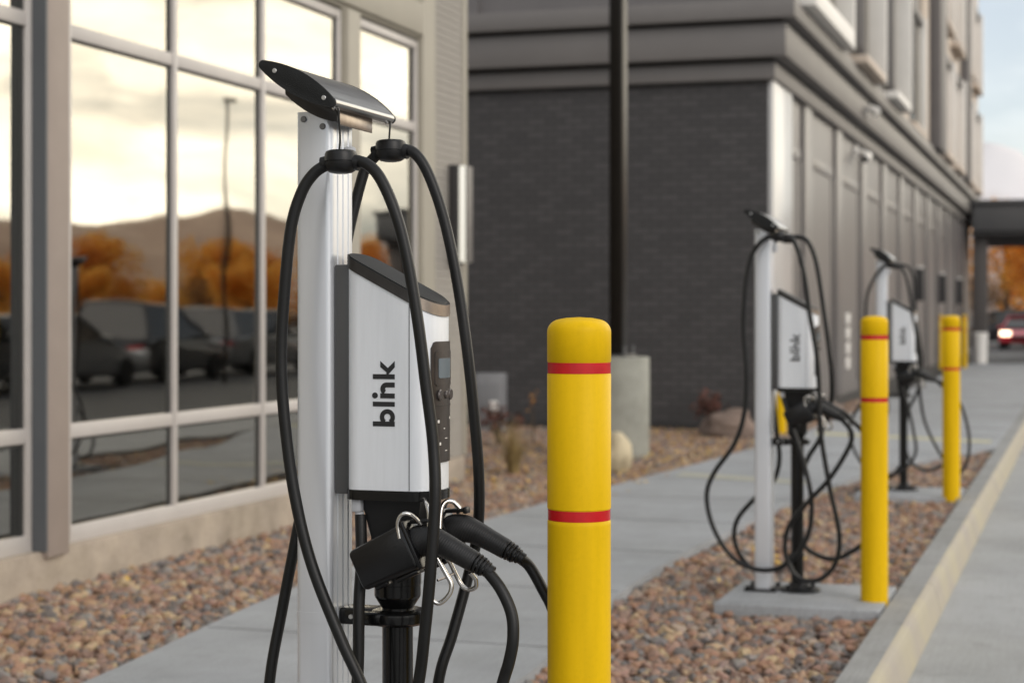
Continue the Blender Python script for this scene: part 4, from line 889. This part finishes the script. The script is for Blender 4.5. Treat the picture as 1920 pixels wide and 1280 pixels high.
def dry_plant(label, loc, h, n, leafm, name='dry_plant', leaves=60, spread=0.3):
    t = thing(name, label, 'plant', loc)
    mb = MB(); tips = []
    for k in range(n):
        a = random.uniform(0, 6.283); sp = random.uniform(0.1, 1) * spread; hh = h * random.uniform(0.5, 1)
        p = [(0, 0, 0), (math.cos(a) * sp * 0.3, math.sin(a) * sp * 0.3, hh * 0.5), (math.cos(a) * sp, math.sin(a) * sp, hh)]
        mb.tube(p, [0.008, 0.005, 0.002], n=5, smooth=3); tips.append(p)
    mb.build('stem', M_bark, t); mb = MB()
    for k in range(leaves):
        p = random.choice(tips); u = random.uniform(0.3, 1); c = Vector(p[1]).lerp(Vector(p[2]), u) + Vector([random.gauss(0, 0.03) for _ in range(3)])
        q = Matrix.Rotation(random.uniform(0, 6.28), 3, Vector([random.gauss(0, 1) for _ in range(3)]).normalized()); s_ = random.uniform(0.02, 0.045)
        mb.face([mb.bm.verts.new(c + q @ Vector(v)) for v in ((-s_, 0, 0), (0, -s_ * 0.5, 0.003), (s_, 0, 0), (0, s_ * 0.5, 0.003))])
    mb.build('leaf', leafm, t); return t
dry_plant('dry dark red shrub against the base of the brick wall', (-4.15, 20.7, -0.02), 0.5, 24, M_dryred, 'dry_shrub', 260, 0.28)
dry_plant('leafless brown stalk plant with one orange leaf by the utility box', (-5.6, 18.4, -0.02), 0.75, 4, M_dryor, leaves=9, spread=0.12)
dry_plant('low dark brown withered plant in front of the utility box', (-5.9, 18.1, -0.02), 0.42, 20, M_dryred, leaves=200, spread=0.32)
dry_plant('low russet withered plant between the stalk plant and the lamp pedestal', (-5.15, 18.9, -0.02), 0.3, 18, M_dryred, leaves=160, spread=0.3)
t = thing('utility_box', 'grey electrical utility box by the brick wall beyond the greige corner', 'utility box', (-6.72, 20.35, 0))
mb = MB(); mb.box(-0.16, 0.16, -0.12, 0.12, -0.05, 0.66, bev=0.008); mb.build('cabinet', mat('weathered_box_paint', (0.26, 0.26, 0.265), 0.5, var=0.15, vscale=9), t)
mb = MB(); mb.box(-0.13, 0.13, -0.135, -0.121, 0.05, 0.55, bev=0.004); mb.build('door', mat('box_door', (0.22, 0.22, 0.225), 0.5), t)
mb = MB(); mb.box(0.03, 0.13, -0.16, -0.136, 0.18, 0.34, bev=0.01); mb.build('meter', M_white, t)

mb = MB(); rl = random.Random(5)
for k in range(1500):
    if k < 1380: x, y = rl.uniform(-5.6, -3.35), 13.0 + 9.0 * rl.random() ** 0.9
    elif k < 1410: x, y = rl.uniform(-4.9, -3.9), rl.uniform(6, 14)
    else: x, y = rl.uniform(-1.9, -0.95), rl.uniform(9, 17)
    if y < 14.6 and x < -4.95: continue
    q = Matrix.Rotation(rl.uniform(-0.7, 0.7), 3, Vector((rl.gauss(0, 1), rl.gauss(0, 1), 0.01)).normalized()) @ Matrix.Rotation(rl.uniform(0, 6.28), 3, 'Z'); s_ = rl.uniform(0.014, 0.034)
    mb.mi = 0 if rl.random() < 0.7 else 1; c = Vector((x, y, rl.uniform(-0.018, 0.004)))
    mb.face([mb.bm.verts.new(c + q @ Vector(v)) for v in ((-s_, 0, 0.004), (-s_ * 0.2, -s_ * 0.55, 0), (s_, 0, 0.005), (s_ * 0.1, s_ * 0.5, 0))])
tag(mb.build('fallen_leaves', [mat('golden_leaf', (0.62, 0.40, 0.10), 0.7, var=0.3, vscale=3), mat('tan_leaf', (0.40, 0.22, 0.08), 0.7, var=0.3, vscale=3)]), kind='stuff')
# ------------------------------------------------------------------ trees, cars, mountains
def leaf_mat(name, c0, c1):
    m = D.materials.new(name); m.use_nodes = True; nt = m.node_tree; N = nt.nodes; L = nt.links; b = N['Principled BSDF']
    tc = N.new('ShaderNodeTexCoord'); nz = N.new('ShaderNodeTexNoise'); nz.inputs['Scale'].default_value = 1.4; nz.inputs['Detail'].default_value = 6
    rp = N.new('ShaderNodeValToRGB'); rp.color_ramp.elements[0].position = 0.35; rp.color_ramp.elements[1].position = 0.65
    rp.color_ramp.elements[0].color = (*c0, 1); rp.color_ramp.elements[1].color = (*c1, 1)
    L.new(tc.outputs['Object'], nz.inputs['Vector']); L.new(nz.outputs['Fac'], rp.inputs['Fac']); L.new(rp.outputs[0], b.inputs['Base Color']); b.inputs['Roughness'].default_value = 0.7
    tr = N.new('ShaderNodeBsdfTranslucent'); L.new(rp.outputs[0], tr.inputs['Color']); mx = N.new('ShaderNodeMixShader'); mx.inputs[0].default_value = 0.5
    L.new(b.outputs[0], mx.inputs[1]); L.new(tr.outputs[0], mx.inputs[2]); L.new(mx.outputs[0], N['Material Output'].inputs['Surface']); return m
M_lo = leaf_mat('orange_foliage', (0.80, 0.38, 0.05), (0.95, 0.60, 0.14))
M_lr = leaf_mat('russet_foliage', (0.55, 0.20, 0.04), (0.88, 0.38, 0.07))
M_lb = leaf_mat('brown_foliage', (0.14, 0.08, 0.04), (0.30, 0.17, 0.07))
def tree_mesh(h, r, n, seed, lm):
    rnd = random.Random(seed); t = MB(); t.tube([(0, 0, -0.1), (0.05, 0.02, h * 0.3), (0.0, 0.1, h * 0.6), (0.1, 0.05, h * 0.9)], [0.16 * h / 6, 0.12 * h / 6, 0.07 * h / 6, 0.02], n=8, smooth=4)
    cl = []
    for k in range(16):
        a = rnd.uniform(0, 6.28); q = math.sqrt(rnd.random()) * r * 0.8; z = h * rnd.uniform(0.28, 0.95); q *= 1.1 - 0.6 * (z / h - 0.3)
        c = Vector((math.cos(a) * q, math.sin(a) * q, z)); cl.append((c, rnd.uniform(0.25, 0.5) * r))
        t.tube([(0.02, 0.05, z * 0.6), tuple(c * 0.5 + Vector((0, 0, z * 0.42))), tuple(c)], [0.05 * h / 6, 0.03 * h / 6, 0.01], n=5, smooth=3)
    f = MB()
    for k in range(n):
        c, rr = rnd.choice(cl); d = Vector([rnd.gauss(0, 1) for _ in range(3)]); d = d.normalized() * rr * rnd.random() ** 0.4; p = c + d
        q = Matrix.Rotation(rnd.uniform(0, 6.28), 3, Vector([rnd.gauss(0, 1) for _ in range(3)]).normalized()); s_ = rnd.uniform(0.08, 0.17) * h / 6
        f.face([f.bm.verts.new(p + q @ Vector(v)) for v in ((-s_, 0, 0), (0, -s_ * 0.6, 0), (s_, 0, 0), (0, s_ * 0.6, 0))])
    return t, f, lm
def make_tree(spec, label, loc, group, s=1.0, rz=0):
    t_, f_, lm = tree_mesh(*spec); t = thing('autumn_tree', label, 'tree', loc, rz, group); t.scale = (s, s, s)
    t_.build('trunk', M_bark, t); f_.build('crown', lm, t); return t
gt = 'autumn trees beyond the entrance canopy'
tr1 = make_tree((6.6, 3.4, 6500, 1, M_lo), 'golden orange tree under the canopy edge, left of the russet tree', (-4.0, 96, 0), gt)
tr2 = make_tree((6.6, 3.2, 6500, 2, M_lr), 'deep russet tree at the right edge beyond the canopy', (-0.2, 92, 0), gt)
tr3 = make_tree((3.0, 1.8, 2600, 3, M_lb), 'low dark brown bush beneath the golden orange tree', (-4.9, 88, 0), gt)
def ctree(src, label, loc, s, rz, group):
    c = copy_tree(src); c.location = loc; c.scale = (s, s, s); c.rotation_euler = (0, 0, rz); c['label'] = label; c['group'] = group; return c
ctree(tr1, 'pale golden tree behind the other trees beyond the canopy', (-9.5, 108, 0), 0.85, 2.0, gt)
ctree(tr1, 'wide golden tree at the back beyond the canopy', (1.5, 112, 0), 0.9, 4.0, gt)
gl = 'autumn trees across the parking lot'
k = 0
for x, y, s_, src in ((20, 76, 1.0, tr2), (26, 71, 0.95, tr1), (32, 68, 1.05, tr2), (38, 62, 0.9, tr1), (44, 60, 1.1, tr2), (49, 52, 0.95, tr1), (54, 47, 1.05, tr2), (14, 82, 1.0, tr1), (36, 80, 1.2, tr3), (30, 62, 1.3, tr3), (42, 50, 1.3, tr3), (24, 66, 1.3, tr3)):
    ctree(src, 'autumn tree across the parking lot, mirrored in the lounge windows', (x, y, -0.19), s_ * 0.72, 1.7 * k, gl); k += 1

for k in range(20):
    u = k / 19
    ctree((tr3, tr2, tr3, tr1)[k % 4], 'autumn tree across the parking lot, mirrored in the lounge windows', (17 + 40 * u, 84 - 36 * u + (k % 3), -0.19), 0.62 + 0.12 * (k % 2), 0.9 * k, gl)
for k in range(14):
    u = k / 13
    ctree(tr1, 'low golden shrub across the parking lot, mirrored in the lounge windows', (16 + 32 * u, 68 - 26 * u, -0.19), 0.40 + 0.06 * (k % 3), 2.1 * k, 'golden shrubs across the lot')
def paint(name, c): return mat(name, c, 0.3, 0.3, coat=0.8)
M_cglass = mat('car_glass', (0.015, 0.017, 0.018), 0.08)
M_tyre = mat('tyre', (0.02, 0.02, 0.02), 0.8)
M_rim = mat('rim', (0.5, 0.5, 0.5), 0.3, 0.9)
M_hl_on = emis('headlight_on', (1.0, 0.66, 0.42), 4.0)
M_hl_off = mat('headlight_lens', (0.7, 0.7, 0.7), 0.15)
M_tl = mat('tail_lens', (0.4, 0.02, 0.02), 0.2)
def make_car(label, loc, rz, pm, suv=False, lit=False, group=None):
    t = thing('parked_car' if not lit else 'car', label, 'car', loc, rz, group)
    H = 1.72 if suv else 1.45; W = 0.93; dk = 0.98 if suv else 0.88     # length along x, front = +x
    mb = MB(); mb.prism([(-2.25, 0.32), (-2.32, 0.55), (-2.25, dk), (-1.4, dk + 0.06), (0.9, dk + 0.03), (1.9, dk - 0.12), (2.25, 0.62), (2.28, 0.36), (2.1, 0.26), (-2.1, 0.26)], -W, W, 'y', bev=0.09, seg=3); mb.build('body', pm, t)
    mb = MB(); rx = -1.9 if suv else -1.15
    lo = [(-2.15 if suv else -1.75, dk + 0.02), (1.15, dk + 0.02)]; hi = [(rx, H - 0.05), (0.25, H - 0.05)]
    bot = [mb.bm.verts.new((x, s_ * 0.86, z)) for (x, z) in lo for s_ in (-1, 1)]; top = [mb.bm.verts.new((x, s_ * 0.66, z)) for (x, z) in hi for s_ in (-1, 1)]
    for q in ((bot[0], bot[2], top[2], top[0]), (bot[3], bot[1], top[1], top[3]), (bot[1], bot[0], top[0], top[1]), (bot[2], bot[3], top[3], top[2]), (top[0], top[2], top[3], top[1])): mb.face(q)
    mb.build('window', M_cglass, t)
    mb = MB(); mb.box(rx - 0.02, 0.30, -0.67, 0.67, H - 0.06, H, bev=0.03)
    for s_ in (-1, 1):
        for (a, b) in ((lo[0], hi[0]), (lo[1], hi[1]), ((-0.35, dk), (-0.3, H - 0.05))): mb.tube([(a[0], s_ * 0.87, a[1]), (b[0], s_ * 0.67, b[1])], 0.035, n=8, smooth=0)
    mb.build('roof', pm, t)
    for x in (-1.4, 1.42):
        for s_ in (-1, 1):
            mb = MB(); mb.lathe([(0.2, -0.11), (0.31, -0.11), (0.335, -0.06), (0.335, 0.06), (0.31, 0.11), (0.2, 0.11)], 28, mtx=Matrix.Translation((x, s_ * 0.86, 0.335)) @ Matrix.Rotation(R(90), 4, 'X')); wh = mb.build('wheel', M_tyre, t)
            mb = MB(); mb.lathe([(0, -0.1), (0.2, -0.1), (0.21, 0.1), (0, 0.1)], 20, mtx=Matrix.Translation((x, s_ * 0.86, 0.335)) @ Matrix.Rotation(R(90), 4, 'X')); mb.build('rim', M_rim, wh)
    for s_ in (-1, 1):
        mb = MB(); mb.box(2.12, 2.31, s_ * 0.66 - 0.22, s_ * 0.66 + 0.22, 0.60, 0.80, bev=0.03); mb.build('headlight', M_hl_on if lit else M_hl_off, t)
        mb = MB(); mb.box(-2.33, -2.2, s_ * 0.7 - 0.16, s_ * 0.7 + 0.16, 0.72, 0.88, bev=0.02); mb.build('tail_light', M_tl, t)
        mb = MB(); mb.box(0.75, 0.92, s_ * 0.98 - 0.09, s_ * 0.98 + 0.09, dk + 0.02, dk + 0.15, bev=0.03); mb.build('mirror', pm, t)
    mb = MB(); mb.box(2.22, 2.30, -0.42, 0.42, 0.42, 0.62, bev=0.02); mb.build('grille', M_blackplastic, t)
    return t
Pred = paint('red_paint', (0.45, 0.015, 0.03)); Pblk = paint('black_paint', (0.02, 0.02, 0.022)); Psil = paint('silver_paint', (0.2, 0.205, 0.21)); Pgry = paint('grey_paint', (0.05, 0.055, 0.06))
make_car('red car with glowing headlights facing the camera beyond the canopy', (-2.6, 82, -0.15), R(-92), Pred, lit=True)
make_car('dark sport utility car behind the red car under the orange trees', (-4.0, 88.5, -0.15), R(-170), Pblk, True)
gp = 'cars parked across the lot'
for i, (x, y, rz, pm, sv, lab) in enumerate(((9.4, 27.5, 95, Pgry, True, 'grey sport utility car parked across the lot, mirrored in the windows'), (9.8, 31.8, 92, Psil, False, 'silver car parked across the lot, mirrored in the windows'), (10.2, 37.0, 90, Pblk, True, 'black sport utility car parked across the lot, mirrored in the windows'), (10.6, 42.6, 91, Psil, True, 'far silver sport utility car across the lot, mirrored in the windows'))):
    make_car(lab, (x, y, -0.15), R(rz), pm, sv, group=gp)
t = thing('street_light', 'slender street light across the lot, mirrored in the lounge windows', 'street light', (7.9, 36.2, -0.15))
mb = MB(); mb.cyl((0, 0, 0), (0, 0, 6.2), 0.055, 0.045, n=12); mb.build('shaft', M_lamp, t)
mb = MB(); mb.box(-0.3, 0.08, -0.12, 0.12, 6.2, 6.27, bev=0.03); mb.build('lamp_head', M_lamp, t)

# hills and snowy mountains
def ridge(name, m, cx, cy, length, depth, h, seed, ang, n=70, k=16):
    bm = bmesh.new(); g = []
    for i in range(n + 1):
        row = []
        for j in range(k + 1):
            u = i / n - 0.5; v = j / k
            prof = math.sin(math.pi * v) ** 0.9
            z = h * prof * (0.62 + 0.55 * noise.fractal(Vector((u * 5 + seed, v * 1.2, seed)), 0.9, 2.1, 6)) * (1 - (2 * u) ** 6)
            row.append(bm.verts.new((u * length, (v - 0.5) * depth, max(-0.2, z))))
        g.append(row)
    for i in range(n):
        for j in range(k): bm.faces.new((g[i][j], g[i + 1][j], g[i + 1][j + 1], g[i][j + 1]))
    bmesh.ops.rotate(bm, verts=bm.verts, cent=(0, 0, 0), matrix=Matrix.Rotation(ang, 3, 'Z'))
    for f in bm.faces: f.smooth = True
    me = D.meshes.new(name); bm.to_mesh(me); bm.free(); me.materials.append(m); o = D.objects.new(name, me); o.location = (cx, cy, -0.2); link(o); tag(o, kind='structure'); return o
def snow_mat():
    m = mat('snowy_slope', (0.86, 0.84, 0.84), 0.8); nt = m.node_tree; N = nt.nodes; L = nt.links; b = N['Principled BSDF']
    tc = N.new('ShaderNodeTexCoord'); sp = N.new('ShaderNodeSeparateXYZ'); L.new(tc.outputs['Object'], sp.inputs[0])
    nz = N.new('ShaderNodeTexNoise'); nz.inputs['Scale'].default_value = 0.006; nz.inputs['Detail'].default_value = 8; L.new(tc.outputs['Object'], nz.inputs['Vector'])
    ma = N.new('ShaderNodeMath'); ma.operation = 'MULTIPLY_ADD'; ma.inputs[1].default_value = 420; L.new(nz.outputs['Fac'], ma.inputs[0]); L.new(sp.outputs['Z'], ma.inputs[2])
    mr = N.new('ShaderNodeMapRange'); mr.inputs['From Min'].default_value = 325; mr.inputs['From Max'].default_value = 455; L.new(ma.outputs[0], mr.inputs['Value'])
    rp = N.new('ShaderNodeValToRGB'); rp.color_ramp.elements[0].color = (0.36, 0.28, 0.24, 1); rp.color_ramp.elements[1].color = (0.66, 0.635, 0.64, 1)
    L.new(mr.outputs[0], rp.inputs['Fac']); L.new(rp.outputs[0], b.inputs['Base Color']); return m
ridge('mountains', snow_mat(), 420, 4300, 2700, 1500, 470, 3.3, R(-8))
M_hill = mat('dry_hillside', (0.62, 0.44, 0.31), 0.95, var=0.2, vscale=0.035, col2=(0.40, 0.27, 0.19))
ridge('hills', M_hill, 420, 460, 1000, 260, 43, 8.1, R(-42))
